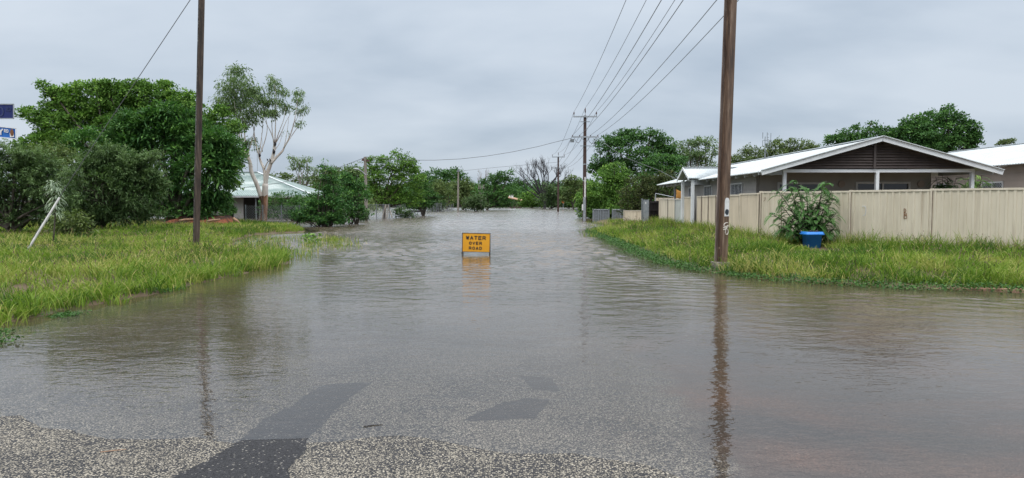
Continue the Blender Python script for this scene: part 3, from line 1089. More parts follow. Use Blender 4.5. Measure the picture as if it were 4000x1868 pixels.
def grass_area(name, poly, xr, yr, n_tuft, per, seed, hgt=0.36, mask=None, width=0.011):
    x, y = sample_verge(n_tuft, xr, yr, 1.35, seed)
    zz, _ = terrain(x, y, True)
    sd = pip_sd(x, y, poly)
    g = np.random.default_rng(seed + 5)
    ok = (sd > 0.04) & ((vnoise(x, y, 2.4, 17) > 0.22) | (g.random(len(x)) < 0.25))
    if mask is not None:
        ok &= mask(x, y)
    x, y, zz, sd = x[ok], y[ok], zz[ok], sd[ok]
    n = len(x)
    big = vnoise(x, y, 0.55, 11)
    med = vnoise(x, y, 1.7, 12)
    H = hgt * (0.30 + 0.60 * big + 0.75 * med) * (0.7 + 0.5 * g.random(n))
    H *= np.where(sd < 0.7, 1.15, 1.0) * np.where((np.abs(x - 0.415 * y) < 0.55) & (y > 17.5) & (y < 22.5) & (x > 6.5), 0.45, 1.0)
    tt = np.clip(0.30 + 0.70 * (vnoise(x, y, 0.35, 13) - 0.45) + 0.75 * (vnoise(x, y, 1.1, 14) - 0.5) + 0.10 * g.normal(size=n), 0, 1)
    i = np.repeat(np.arange(n), per)
    m = len(i)
    r = 0.09
    px = x[i] + g.normal(size=m) * r
    py = y[i] + g.normal(size=m) * r
    h = H[i] * (0.55 + 0.6 * g.random(m))
    w = width * (0.7 + 0.6 * g.random(m)) * (1 + y[i] / 45)
    lean = 0.2 + 1.0 * g.random(m)
    dry = g.random(m) < 0.07 + 0.34 * sstep((vnoise(px, py, 0.45, 21) - 0.5) * 3)
    tint = np.where(dry, 0.75 + 0.25 * g.random(m), np.clip(tt[i] + 0.14 * g.normal(size=m), 0, 0.8))
    V, Qd, T, t7, tips = blades(px, py, zz[i] - 0.01, h, w, lean, seed, tint)
    o = np_mesh(name, V, Qd, M['grass'], attrs={'tint': t7}, tris=T)
    tag(o, kind='stuff')
    # seed heads on taller stalks
    k = g.choice(m, m // 48, replace=False)
    k = k[vnoise(px[k], py[k], 0.4, 31) > 0.35]
    hh = h[k] * 1.25 + 0.06
    V2, Q2, T2, _, tp = blades(px[k], py[k], zz[i][k], hh, w[k] * 0.5, lean[k] * 0.35, seed + 9, np.full(len(k), 0.8))
    L_ = 0.05
    sdv = np.array([0.006, 0, 0]) * (1 + y[i][k] / 18)[:, None]
    dn = np.stack([g.normal(size=len(k)) * 0.02, g.normal(size=len(k)) * 0.02, np.full(len(k), -L_)], -1)
    S4 = np.stack([tp, tp + dn * 0.5 + sdv, tp + dn, tp + dn * 0.5 - sdv], 1).reshape(-1, 3)
    nb = len(V2)
    o2 = np_mesh('seed_heads', np.concatenate([V2, S4]), np.concatenate([Q2, np.arange(len(S4)).reshape(-1, 4) + nb]), M['seed'], tris=T2)
    tag(o2, kind='stuff')
    return o


# ------------------------------------------------------------------ grass verges
grass_area('verge_grass', LPOLY, (-36, -4), (7.2, 50), 42000, 9, 21, 0.29)
grass_area('verge_grass', RPOLY, (3.2, 36), (12.8, 55), 46000, 9, 22, 0.34,
           mask=lambda x, y: ~((np.abs(x - 9.33) < 0.42) & (y > 20.3) & (y < 22.5)) & ~((x > 9.0 + 0.0 * y) & (y > 34.8 - 1.12 * x + 0.4)) & (x < 8.35 + 0.0234 * y + 30 * (y < 25)))
# taller strip along the foot of the fence, long tussocks on the near bank


def tussocks(name, spots, per, hgt, seed, width=0.013, kind='stuff', spread=0.13, leanf=1.0, dry=0.05):
    g = np.random.default_rng(seed)
    X = np.array([p[0] for p in spots])
    Y = np.array([p[1] for p in spots])
    zz = terrain(X, Y)
    i = np.repeat(np.arange(len(X)), per)
    m = len(i)
    sc_ = 0.7 + 0.6 * g.random(len(X))
    px, py = X[i] + g.normal(size=m) * spread * sc_[i], Y[i] + g.normal(size=m) * spread * sc_[i]
    h = hgt * sc_[i] * (0.5 + 0.6 * g.random(m))
    base = np.clip(0.35 + 0.18 * g.normal(size=len(X)), 0.1, 0.7)
    tint = np.where(g.random(m) < dry, 0.95, np.clip(base[i] + 0.12 * g.normal(size=m), 0, 0.8))
    V, Qd, T, t7, _ = blades(px, py, np.maximum(zz[i], -0.06) - 0.01, h, width * (0.7 + 0.6 * g.random(m)), (0.2 + 0.9 * g.random(m)) * leanf, seed, tint, 0.5)
    o = np_mesh(name, V, Qd, M['grass'], attrs={'tint': t7}, tris=T)
    return tag(o, kind=kind)


def along(pts, step, jit, inset, seed):
    g = np.random.default_rng(seed)
    out = []
    for (ax, ay), (bx, by) in zip(pts[:-1], pts[1:]):
        L = math.hypot(bx - ax, by - ay)
        for k in range(max(1, int(L / step))):
            t = (k + g.random()) / max(1, int(L / step))
            nx_, ny_ = (by - ay) / L, -(bx - ax) / L
            d = inset + g.normal() * jit
            out.append((ax + (bx - ax) * t + nx_ * -d, ay + (by - ay) * t + ny_ * -d))
    return out


bank = [tuple(G(x, y).xy) for x, y in LP[:16]]
tussocks('bank_grass', along(bank, 0.10, 0.16, 0.14, 3), 34, 0.38, 31, 0.014, spread=0.11)
fence_foot = [(13.9 + .3, 18.9), (12.2, 20.7), (10.7, 22.6), (9.15, 24.3), (8.6, 25.3), (8.7, 30), (8.8, 36), (9.0, 44)]
tussocks('fence_foot_grass', [(x - 0.3, y - 0.35) for x, y in along(fence_foot, 0.07, 0.12, 0.0, 5)], 22, 0.62, 33, 0.013, leanf=0.7, dry=0.15)
# drowned grass tips that stand in the shallow water
g_ = np.random.default_rng(41)
spots = [tuple(G(x, y).xy) for x, y in [(g_.uniform(1000, 1230), g_.uniform(925, 1010)) for _ in range(80)] + [(g_.uniform(1200, 1420), g_.uniform(932, 975)) for _ in range(60)]
         + [(g_.uniform(2290, 2420), g_.uniform(866, 925)) for _ in range(110)] + [(g_.uniform(930, 1120), g_.uniform(925, 985)) for _ in range(80)]
         + [(g_.normal(1295, 18), g_.normal(940, 3)) for _ in range(26)]]
tussocks('drowned_grass', spots, 9, 0.34, 43, 0.016, spread=0.18, leanf=0.6, dry=0.25)

# low broad-leaved creeper on the edge of the bank


def creeper(name, spots, r, per, seed, L=0.045, hh=0.10):
    g = np.random.default_rng(seed)
    X = np.array([p[0] for p in spots])
    Y = np.array([p[1] for p in spots])
    i = np.repeat(np.arange(len(X)), per)
    m = len(i)
    px, py = X[i] + g.normal(size=m) * r, Y[i] + g.normal(size=m) * r
    zz = np.maximum(terrain(px, py), 0.0)
    hgt = hh * (0.4 + vnoise(px, py, 3.0, 8))
    P = np.stack([px, py, zz + g.random(m) * hgt], -1)
    d = unit(g.normal(size=(m, 3)) * np.array([1, 1, 0.5]))
    nn = unit(np.array([0, 0, 1.0]) + g.normal(size=(m, 3)) * 0.5)
    sdv = unit(np.cross(d, nn))
    l = (L * (0.6 + 0.8 * g.random(m)))[:, None]
    V = np.stack([P, P + d * l * 0.5 + sdv * l * 0.35, P + d * l, P + d * l * 0.5 - sdv * l * 0.35], 1)
    tint = np.repeat(np.clip(0.5 + 0.25 * g.normal(size=m), 0, 1), 4)
    o = np_mesh(name, V.reshape(-1, 3), np.arange(m * 4).reshape(-1, 4), M['weed'], attrs={'tint': tint})
    return tag(o, kind='stuff')


rb = [tuple(G(x, y).xy) for x, y in RP[:16]][::-1]
creeper('bank_creeper', along(rb, 0.10, 0.20, -0.25, 6), 0.14, 60, 51)
creeper('bank_creeper', [tuple(G(x, y).xy) for x, y in [(230, 1235), (255, 1232), (280, 1230), (8, 1338), (620, 1142), (650, 1138), (680, 1134), (690, 1126), (0, 1300)]]
        , 0.11, 130, 52, 0.035, 0.06)


# ------------------------------------------------------------------ steel poles by the road
def ibeam(mb, bx, by, bz, top, ang, w, dpt, tf, tw, mats=(0, 1)):
    """H section column from (bx,by,bz) to top=(x,y,z); returns corner helper"""
    ca, sa = math.cos(ang), math.sin(ang)
    out = []
    secs = [(-dpt / 2, -dpt / 2 + tf, w, mats[1]), (dpt / 2 - tf, dpt / 2, w, mats[0]), (-dpt / 2 + tf, dpt / 2 - tf, tw, mats[0])]
    T = Vector(top)
    B0 = Vector((bx, by, bz))
    for y0, y1, ww, mi in secs:
        vs = []
        for c, k in ((B0, 1.0), (T, 0.92)):
            for u, v in ((-ww / 2, y0), (ww / 2, y0), (ww / 2, y1), (-ww / 2, y1)):
                u, v = u * k, v * k
                vs.append((c.x + u * ca - v * sa, c.y + u * sa + v * ca, c.z))
        mb.add(vs, [(0, 1, 2, 3), (7, 6, 5, 4), (0, 4, 5, 1), (1, 5, 6, 2), (2, 6, 7, 3), (3, 7, 4, 0)], mi)


# right pole: the flange with the plate faces the junction
pr = W(2814, 1046, 17.2)
PRX, PRY = pr.x, 17.2
prz = tz(PRX, PRY) - 0.15
prt = Vector((PRX + 0.022 * 10.6, PRY, 10.4))
t = thing('utility_pole', 'rusty steel pole with white plate and sprayed scribble on the grass before the cream fence', 'power pole', (PRX, PRY, prz + 0.15), 0,
          'street power poles')
AR = R(-128)   # section turned so that one flange faces front-right
mb = MB()
ibeam(mb, PRX, PRY, prz, prt, R(-142), 0.215, 0.225, 0.02, 0.02)
mb.build('shaft', [M['rust'], M['rust_grey']], t)
mb = MB()
mb.box(PRX - 0.185, PRX + 0.17, PRY - 0.17, PRY + 0.2, prz - 0.1, prz + 0.30)
mb.build('concrete_footing', M['concrete'], t)


def on_shaft(u, zz, ang=R(-142), off=0.1165, top=prt, bx=PRX, by=PRY, bz=prz):
    """point on the outer face of the flange, u across it"""
    k = (zz - bz) / (top.z - bz)
    cxx, cyy = bx + (top.x - bx) * k, by + (top.y - by) * k
    sck = 1 - 0.08 * k
    ca, sa = math.cos(ang), math.sin(ang)
    v = off * sck
    u = u * sck
    return Vector((cxx + u * ca - v * sa, cyy + u * sa + v * ca, zz))


def zpx(py, Y):
    return W(2000, py, Y).z


# plate with rounded top and a dark blot at its foot
pl = []
z0, z1 = zpx(845, 17.2), zpx(773, 17.2)
for u, zz in [(-0.088, z0), (0.088, z0), (0.088, z1 - 0.07), (0.06, z1 - 0.015), (0.025, z1), (-0.03, z1), (-0.066, z1 - 0.02), (-0.088, z1 - 0.08)]:
    pl.append((u, zz))
mb = MB()
front = [on_shaft(u, zz, off=0.122) for u, zz in pl]
back = [on_shaft(u, zz, off=0.116) for u, zz in pl]
n = len(pl)
mb.add(front + back, [tuple(range(n)), tuple(range(2 * n - 1, n - 1, -1))] + [(i, (i + 1) % n, n + (i + 1) % n, n + i) for i in range(n)])
plate = mb.build('number_plate', M['white_worn'], t)
mb = MB()
random.seed(3)
ring = []
for i in range(22):
    a = 2 * math.pi * i / 22
    ring.append((0.0 + 0.080 * math.cos(a) * random.uniform(0.88, 1.05), z0 + 0.105 + 0.072 * math.sin(a) * random.uniform(0.8, 1.15)))
mb.add([on_shaft(u, zz, off=0.1235) for u, zz in ring] + [on_shaft(u, zz, off=0.122) for u, zz in ring],
       [tuple(range(22))] + [(i, (i + 1) % 22, 22 + (i + 1) % 22, 22 + i) for i in range(22)])
mb.build('dark_blot', M['navy'], plate)
# sprayed scribble: strokes over the flange
mb = MB()
g0, g1 = zpx(917, 17.2), zpx(870, 17.2)


def stroke(mbx, pts, fn, rad=0.010):
    for a, b in zip(pts[:-1], pts[1:]):
        mbx.tube([fn(*a), fn(*b)], rad, 5)


def gf(u, v):
    return on_shaft(-(-0.11 + u * 0.205), g0 + (g1 - g0) * v, off=0.1175)


stroke(mb, [(0.80, 1.0), (0.45, 1.0), (0.2, 0.93), (0.08, 0.84), (0.12, 0.72), (0.35, 0.68), (0.7, 0.72), (0.9, 0.78), (0.96, 0.70)], gf)
stroke(mb, [(0.92, 0.80), (0.62, 0.62), (0.45, 0.40), (0.42, 0.18), (0.55, 0.04), (0.78, 0.02), (0.94, 0.12), (0.97, 0.30), (0.85, 0.45), (0.6, 0.50), (0.3, 0.46), (0.0, 0.44)], gf)
stroke(mb, [(0.0, 0.60), (0.4, 0.58), (0.75, 0.60)], gf)
stroke(mb, [(0.30, 0.66), (0.34, 0.40)], gf)
mb.build('spray_scribble', M['tag'], t)
# cross-arms (above the picture)


def crossarms(t, cx_, cy_, zs, ws, dirv, mat, zi=0.35, hv=True):
    d = Vector(dirv).normalized()
    for zz, w_, k in zip(zs, ws, range(len(zs))):
        m_ = MB()
        c = Vector((cx_, cy_, zz))
        m_.bar(c - d * w_ / 2, c + d * w_ / 2, 0.10, 0.11)
        arm = m_.build('crossarm', mat, t)
        offs = ([-0.47, 0.0, 0.47] if k == 0 else [-0.46, -0.2, 0.2, 0.46])
        for o_ in offs:
            p = c + d * o_ * w_
            hh = (0.42 if k == 0 else 0.16)
            if k == 0 and o_ == 0.0:
                hh = 0.75
            m_ = MB()
            m_.tube([p + Vector((0, 0, 0.04)), p + Vector((0, 0, hh * 0.45)), p + Vector((0, 0, hh * 0.5)), p + Vector((0, 0, hh * 0.9)), p + Vector((0, 0, hh))],
                    [0.02, 0.02, 0.055, 0.045, 0.02], 6)
            m_.build('insulator', M['insul'], arm)


SD = (math.cos(ST), -math.sin(ST), 0)
crossarms(t, prt.x, prt.y - 0.16, (10.0, 7.4), (2.1, 2.4), SD, M['galv_dark'])

# left pole
Yl = 21.0
pbx = W(765, 985, Yl).x
plz = tz(pbx, Yl) - 0.15
plt_ = Vector((pbx + 0.044 * 9.4, Yl, 9.2))
t2 = thing('utility_pole', 'weathered dark steel pole with whitish edge on the grass bank before the big trees', 'power pole', (pbx, Yl, plz + 0.15), 0, 'street power poles')
mb = MB()
ibeam(mb, pbx, Yl, plz, plt_, R(-145) , 0.16, 0.17, 0.018, 0.018)
mb.build('shaft', [M['rust_dark'], M['rust_pale']], t2)
mb = MB()
mb.bar(plt_ + Vector((-0.5, -0.12, -0.35)), plt_ + Vector((0.5, -0.12, -0.35)), 0.09, 0.09)
mb.build('crossarm', M['galv_dark'], t2)
# its stay wire
mb = MB()
A = W(783, -60, Yl)
mb.tube([A, W(359, 576, 22.6), W(118, 946, 23.6)], 0.011, 5)
o = mb.build('stay_wire', M['wire'])
tag(o, 'thin stay wire slanting from the weathered pole down past the big trees', 'cable')

# distant poles on the same line
Y2, Y3 = 61.7, 117.0
p2 = W(2283, 862, Y2)
t3 = thing('utility_pole', 'tall dark brown pole with two crossarms and a steel conduit standing in the flood water', 'power pole', (p2.x, Y2, 0), 0, 'street power poles')
mb = MB()
mb.tube([(p2.x, Y2, -0.6), (p2.x, Y2, 5), (p2.x, Y2, 9.05)], [0.17, 0.15, 0.125], 10)
mb.build('shaft', M['pole_dark'], t3)
crossarms(t3, p2.x, Y2 - 0.18, (zpx(457, Y2), zpx(536, Y2)), (2.05, 2.35), SD, M['galv'])
mb = MB()
for py in (477, 571):
    mb = MB()
    mb.bar((p2.x - 0.42, Y2 - 0.17, zpx(py, Y2)), (p2.x + 0.42, Y2 - 0.17, zpx(py, Y2)), 0.05, 0.05)
    mb.build('step_bracket', M['galv_dark'], t3)
for py in (642, 706):
    mb = MB()
    mb.tube([(p2.x, Y2, zpx(py, Y2) - 0.04), (p2.x, Y2, zpx(py, Y2) + 0.04)], 0.165, 10)
    mb.build('band', M['galv'], t3)
mb = MB()
mb.tube([(p2.x + 0.02, Y2 - 0.17, zpx(770, Y2)), (p2.x + 0.02, Y2 - 0.17, zpx(692, Y2))], 0.055, 8)
mb.build('cable_guard', M['white'], t3)
mb = MB()
mb.tube([(p2.x - 0.02, Y2 - 0.2, -0.5), (p2.x - 0.02, Y2 - 0.2, zpx(770, Y2))], 0.11, 8)
mb.build('conduit', M['galv'], t3)
mb = MB()
mb.box(p2.x - 0.24, p2.x - 0.13, Y2 - 0.2, Y2 - 0.1, zpx(822, Y2), zpx(798, Y2))
mb.build('meter_sign', M['white'], t3)
mb = MB()
q = W(2237, 546, Y2 - 0.3)
mb.box(q.x - 0.2, q.x + 0.12, q.y - 0.1, q.y + 0.1, q.z - 0.22, q.z + 0.05)
mb.build('fuse_box', M['galv_dark'], t3)
mb = MB()
for a_, b_, dz in ((-0.95, -0.3, 0.42), (-0.3, 0.35, 0.3), (0.2, 1.0, 0.5)):
    pts = []
    for k in range(9):
        u = k / 8
        pts.append((p2.x + a_ + (b_ - a_) * u, Y2 - 0.35, zpx(540, Y2) - dz * 4 * u * (1 - u)))
    mb.tube(pts, 0.018, 4)
mb.build('jumper_cable', M['wire'], t3)

p3 = W(2180, 827, Y3)
t4 = thing('utility_pole', 'slim dark pole with two crossarms far down the flooded street by the burnt tree', 'power pole', (p3.x, Y3, 0), 0, 'street power poles')
mb = MB()
mb.tube([(p3.x, Y3, -0.6), (p3.x, Y3, 5), (p3.x, Y3, zpx(614, Y3))], [0.17, 0.15, 0.13], 8)
mb.build('shaft', M['pole_dark'], t4)
crossarms(t4, p3.x, Y3 - 0.18, (zpx(614, Y3), zpx(657, Y3)), (2.1, 2.4), SD, M['galv_dark'])

# grey concrete post in the water
Yg = 117.0
pg = W(1790, 827, Yg)
t5 = thing('concrete_post', 'pale grey post with a dark cap standing alone in the flood water', 'post', (pg.x, Yg, 0))
mb = MB()
mb.tube([(pg.x - 0.02, Yg, -0.6), (pg.x, Yg, 3.5), (pg.x + 0.05, Yg, zpx(672, Yg))], [0.18, 0.15, 0.12], 8)
mb.build('shaft', M['pole_grey'], t5)
mb = MB()
mb.box(pg.x - 0.22, pg.x + 0.3, Yg - 0.15, Yg + 0.15, zpx(672, Yg), zpx(667, Yg))
mb.box(pg.x - 0.1, pg.x + 0.18, Yg - 0.1, Yg + 0.1, zpx(667, Yg), zpx(662, Yg))
mb.build('cap', M['galv_dark'], t5)

# street-light pole on the left
Ys_ = 61.0
ps = W(1431, 863, Ys_)
t6 = thing('street_light_pole', 'weathered grey wooden pole with a street light arm reaching over the flooded bushes', 'street light', (ps.x, Ys_, 0))
mb = MB()
mb.tube([(ps.x, Ys_, -0.6), (ps.x - 0.02, Ys_, 3), (ps.x - 0.05, Ys_, zpx(613, Ys_))], [0.15, 0.135, 0.12], 9)
mb.build('shaft', M['pole_grey'], t6)
mb = MB()
a = W(1429, 684, Ys_ - 0.15)
b = W(1400, 663, Ys_ - 0.15)
mb.tube([a, a.lerp(b, 0.5) + Vector((0, 0, 0.08)), b], 0.035, 6)
arm = mb.build('arm', M['galv'], t6)
mb = MB()
mb.tube([b + Vector((0.08, 0, 0.0)), b + Vector((-0.1, 0, 0.05)), b + Vector((-0.42, 0, 0.09))], [0.05, 0.11, 0.05], 8)
mb.build('lamp_head', M['galv'], arm)
mb = MB()
mb.box(ps.x - 0.3, ps.x - 0.1, Ys_ - 0.12, Ys_ + 0.12, zpx(629, Ys_), zpx(620, Ys_))
mb.build('insulator', M['insul'], t6)
mb = MB()
mb.box(ps.x + 0.08, ps.x + 0.3, Ys_ - 0.12, Ys_ + 0.12, zpx(632, Ys_), zpx(624, Ys_))
mb.build('insulator', M['insul'], t6)


def wire(name, a, b, sag, label, group=None, r=0.012, n=16):
    a, b = Vector(a), Vector(b)
    pts = []
    for i in range(n + 1):
        u = i / n
        p = a.lerp(b, u)
        p.z -= sag * 4 * u * (1 - u)
        pts.append(p)
    m_ = MB()
    m_.tube(pts, r, 4)
    o_ = m_.build(name, M['wire'])
    return tag(o_, label, 'power line', group)


dv = Vector(SD)
GRP = 'overhead wires along the street'
names = ['on the street side', 'in the middle', 'on the house side']
for k, o_ in enumerate((-0.47, 0.0, 0.47)):
    hh = 0.75 if o_ == 0 else 0.42
    A1 = Vector((prt.x, prt.y - 0.16, 10.0 + hh)) + dv * o_ * 2.1
    A2 = Vector((p2.x, Y2 - 0.18, zpx(457, Y2) + hh)) + dv * o_ * 2.05
    A3 = Vector((p3.x, Y3 - 0.18, zpx(614, Y3) + hh)) + dv * o_ * 2.1
    wire('power_line', A1, A2, 0.5, 'upper wire %s, scribbled pole to conduit pole' % names[k], GRP)
    wire('power_line', A2, A3, 0.9, 'upper wire %s, conduit pole to far slim pole' % names[k], GRP, 0.014)
names = ['outermost on the street side', 'second from the street side', 'second from the house side', 'outermost on the house side']
for k, o_ in enumerate((-0.46, -0.2, 0.2, 0.46)):
    A1 = Vector((prt.x, prt.y - 0.16, 7.4 + 0.16)) + dv * o_ * 2.4
    A2 = Vector((p2.x, Y2 - 0.18, zpx(536, Y2) + 0.16)) + dv * o_ * 2.35
    A3 = Vector((p3.x, Y3 - 0.18, zpx(657, Y3) + 0.16)) + dv * o_ * 2.4
    wire('power_line', A1, A2, 0.45, 'lower wire, %s, scribbled pole to conduit pole' % names[k], GRP)
    wire('power_line', A2, A3, 0.8, 'lower wire, %s, conduit pole to far slim pole' % names[k], GRP, 0.014)
# service wires
a = Vector((p2.x - 1.1, Y2 - 0.2, zpx(538, Y2)))
b = Vector((ps.x, Ys_, zpx(613, Ys_) + 0.02))
m_ = MB()
pts = [W(2233, 540, Y2), W(2182, 552, Y2), W(2100, 573, 61.6), W(2000, 594, 61.5), W(1900, 610, 61.4), W(1800, 621, 61.3), W(1700, 626, 61.2), W(1590, 626, 61.1), W(1500, 620, 61), W(1432, 613, 61)]
m_.tube(pts, 0.02, 5)
tag(m_.build('service_line', M['wire']), 'sagging wire crossing the street from the pole with conduit to the street light pole', 'power line', 'service wires')
m_ = MB()
m_.tube([W(1428, 615, 61), W(1330, 652, 62), W(1230, 684, 64), W(1100, 714, 66), W(940, 735, 68)], 0.02, 5)
tag(m_.build('service_line', M['wire']), 'wire running from the street light pole down to the green hipped roof', 'power line', 'service wires')
m_ = MB()
m_.tube([W(2176, 634, Y3), W(2080, 642, Y3), W(1960, 652, Y3), W(1800, 668, Y3)], 0.022, 5)
tag(m_.build('service_line', M['wire']), 'wire from the far slim pole to the grey post with a dark cap', 'power line', 'service wires')
m_ = MB()
m_.tube([W(2338, 537, Y2), W(2375, 570, 58), W(2440, 615, 55), W(2580, 668, 50), W(2640, 700, 44.5)], 0.014, 5)
tag(m_.build('service_line', M['wire']), 'wire from the pole with conduit down to the white roofed corner house', 'power line', 'service wires')

# ------------------------------------------------------------------ WATER OVER ROAD sign
# strokes of the painted capitals in a unit box, arcs given as short straight pieces
def arc_(cx_, cy_, rx_, ry_, a0, a1, n=8):
    return [(cx_ + rx_ * math.cos(R(a0 + (a1 - a0) * i / n)), cy_ + ry_ * math.sin(R(a0 + (a1 - a0) * i / n))) for i in range(n + 1)]


GLYPH = {
    'W': [[(0, 1), (0.26, 0), (0.5, 0.8), (0.74, 0), (1, 1)]],
    'A': [[(0, 0), (0.5, 1), (1, 0)], [(0.2, 0.32), (0.8, 0.32)]],
    'T': [[(0, 1), (1, 1)], [(0.5, 1), (0.5, 0)]],
    'E': [[(1, 1), (0, 1), (0, 0), (1, 0)], [(0, 0.52), (0.85, 0.52)]],
    'R': [[(0, 0), (0, 1), (0.6, 1)] + arc_(0.6, 0.74, 0.36, 0.26, 90, -90, 6) + [(0, 0.48)], [(0.55, 0.48), (1, 0)]],
    'O': [arc_(0.5, 0.5, 0.5, 0.5, 0, 360, 16)],
    'V': [[(0, 1), (0.5, 0), (1, 1)]],
    'D': [[(0, 0), (0, 1), (0.42, 1)] + arc_(0.42, 0.5, 0.55, 0.5, 90, -90, 8) + [(0, 0)]],
    'Y': [[(0, 1), (0.5, 0.5), (1, 1)], [(0.5, 0.5), (0.5, 0)]],
}


def stroke_text(parent, body, cx_, yf_, cz_, cap, wid, gap, th, mat, name='lettering', slope=0.0):
    """capitals as raised flat strokes on a face that looks towards -y; one part per word"""
    m5 = MB()
    n_ = len(body)
    x_ = cx_ - (n_ * wid + (n_ - 1) * gap) / 2
    kk = 0
    for ch in body:
        for st_ in GLYPH[ch]:
            for (u0, v0), (u1, v1) in zip(st_[:-1], st_[1:]):
                a_ = Vector((x_ + th / 2 + u0 * (wid - th), 0, cz_ - cap / 2 + th / 2 + v0 * (cap - th)))
                b_ = Vector((x_ + th / 2 + u1 * (wid - th), 0, cz_ - cap / 2 + th / 2 + v1 * (cap - th)))
                a_.z -= slope * (a_.x - cx_)
                b_.z -= slope * (b_.x - cx_)
                d_ = (b_ - a_)
                if d_.length < 1e-5:
                    continue
                d_.normalize()
                e_ = th * 0.30
                kk += 1
                a_.y = b_.y = yf_ - 0.0002 * (kk % 7)
                m5.bar(a_ - d_ * e_, b_ + d_ * e_, 0.004, th, up=Vector((-d_.z, 0, d_.x)))
        x_ += wid + gap
    return m5.build(name, mat, parent)


Ysg = 1.65 * F / (996 - 788)
sgx = W(1859, 996, Ysg).x
sg = thing('road_sign', 'yellow rectangular sign reading WATER OVER ROAD on a dark frame in the flooded street', 'road sign', (sgx, Ysg, 0), R(-1.5))
sg.rotation_euler = (0, R(1.4), 0)
s_ = mpp(Ysg)
hw = 53.5 * s_
zb, zt = (W(0, 984, Ysg).z, W(0, 912, Ysg).z)
mb = MB()
mb.box(sgx - hw, sgx + hw, Ysg - 0.008, Ysg + 0.008, zb, zt)
mb.build('sign_face', M['yellow'], sg)
mb = MB()
e = 0.014
mb.box(sgx - hw - e, sgx - hw + e * 0.4, Ysg - 0.018, Ysg + 0.018, zb - e, zt + e)
mb.box(sgx + hw - e * 0.4, sgx + hw + e, Ysg - 0.018, Ysg + 0.018, zb - e, zt + e)
mb.box(sgx - hw + e * 0.4, sgx + hw - e * 0.4, Ysg - 0.016, Ysg + 0.016, zt - e * 0.3, zt + e * 0.8)
mb.box(sgx - hw + e * 0.4, sgx + hw - e * 0.4, Ysg - 0.016, Ysg + 0.016, zb - e * 0.8, zb + e * 0.3)
mb.build('frame', M['iron'], sg)
for sx_ in (-1, 1):
    mb = MB()
    xx = sgx + sx_ * (hw + 0.003)
    mb.bar((xx, Ysg, zb - e), (xx, Ysg - 0.02, -0.4), 0.028, 0.028, up=(0, 1, 0))
    mb.box(xx - 0.022, xx + 0.022, Ysg - 0.03, Ysg + 0.02, zb - 0.07, zb - 0.035)
    mb.build('leg', M['iron'], sg)
    mb = MB()
    mb.bar((xx, Ysg + 0.03, zt - 0.05), (xx, Ysg + 0.75, -0.4), 0.022, 0.022, up=(0, 1, 0))
    mb.build('back_stay', M['iron'], sg)
zc = lambda py: W(0, py, Ysg).z
pw = s_
stroke_text(sg, 'WATER', sgx - 1.5 * pw, Ysg - 0.011, zc(929.5), 15.5 * pw, 13.2 * pw, 3.0 * pw, 3.3 * pw, M['black'])
stroke_text(sg, 'OVER', sgx - 2.5 * pw, Ysg - 0.011, zc(950.5), 12.6 * pw, 10.3 * pw, 3.0 * pw, 2.7 * pw, M['black'])
stroke_text(sg, 'ROAD', sgx - 2.5 * pw, Ysg - 0.011, zc(970), 12.6 * pw, 10.6 * pw, 3.0 * pw, 2.7 * pw, M['black'])

# diamond sign far away
Yd = 150.0
d0 = W(2200, 788, Yd)
ds = thing('warning_sign', 'small orange diamond sign standing far off in the water before bright bushes', 'road sign', (d0.x, Yd, 0))
mb = MB()
r_ = 7.2 * mpp(Yd)
mb.prism([(d0.x - r_, d0.z), (d0.x, d0.z - r_), (d0.x + r_, d0.z), (d0.x, d0.z + r_)], 'y', Yd - 0.05, Yd - 0.02)
face = mb.build('sign_face', M['orange'], ds)
mb = MB()
mb.box(d0.x - r_ * 0.45, d0.x + r_ * 0.45, Yd - 0.06, Yd - 0.051, d0.z - 0.05, d0.z + 0.05)
mb.box(d0.x - r_ * 0.2, d0.x + r_ * 0.3, Yd - 0.06, Yd - 0.051, d0.z + 0.05, d0.z + 0.10)
mb.build('symbol', M['rust_dark'], face)
mb = MB()
mb.tube([(d0.x, Yd, -0.5), (d0.x, Yd, d0.z + 0.2)], 0.05, 6)
mb.build('post', M['galv'], ds)

# street-name signs, their post just outside the picture
Yn = 9.6
nx0 = W(-60, 500, Yn).x
sn = thing('street_sign', 'two blue street name blades on one post, the lower reading RD with an emblem', 'street sign', (nx0, Yn, 0))
mb = MB()
mb.tube([(nx0, Yn, tz(nx0, Yn) - 0.3), (nx0, Yn, W(0, 398, Yn).z)], 0.03, 10)
mb.build('post', M['galv'], sn)


def blade(x1px, ytop0, ytop1, ybot0, ybot1, Yb, mat):
    """flat blade from the post to x1px"""
    m2 = MB()
    a0, a1 = W(-60, ytop0, Yb), W(x1px, ytop1, Yb)
    b0, b1 = W(-60, ybot0, Yb), W(x1px, ybot1, Yb)
    vs = [b0, b1, a1, a0] + [Vector((p.x, p.y + 0.012, p.z)) for p in (b0, b1, a1, a0)]
    m2.add(vs, [(0, 1, 2, 3), (7, 6, 5, 4), (0, 4, 5, 1), (1, 5, 6, 2), (2, 6, 7, 3), (3, 7, 4, 0)])
    return m2.build('name_blade', mat, sn)


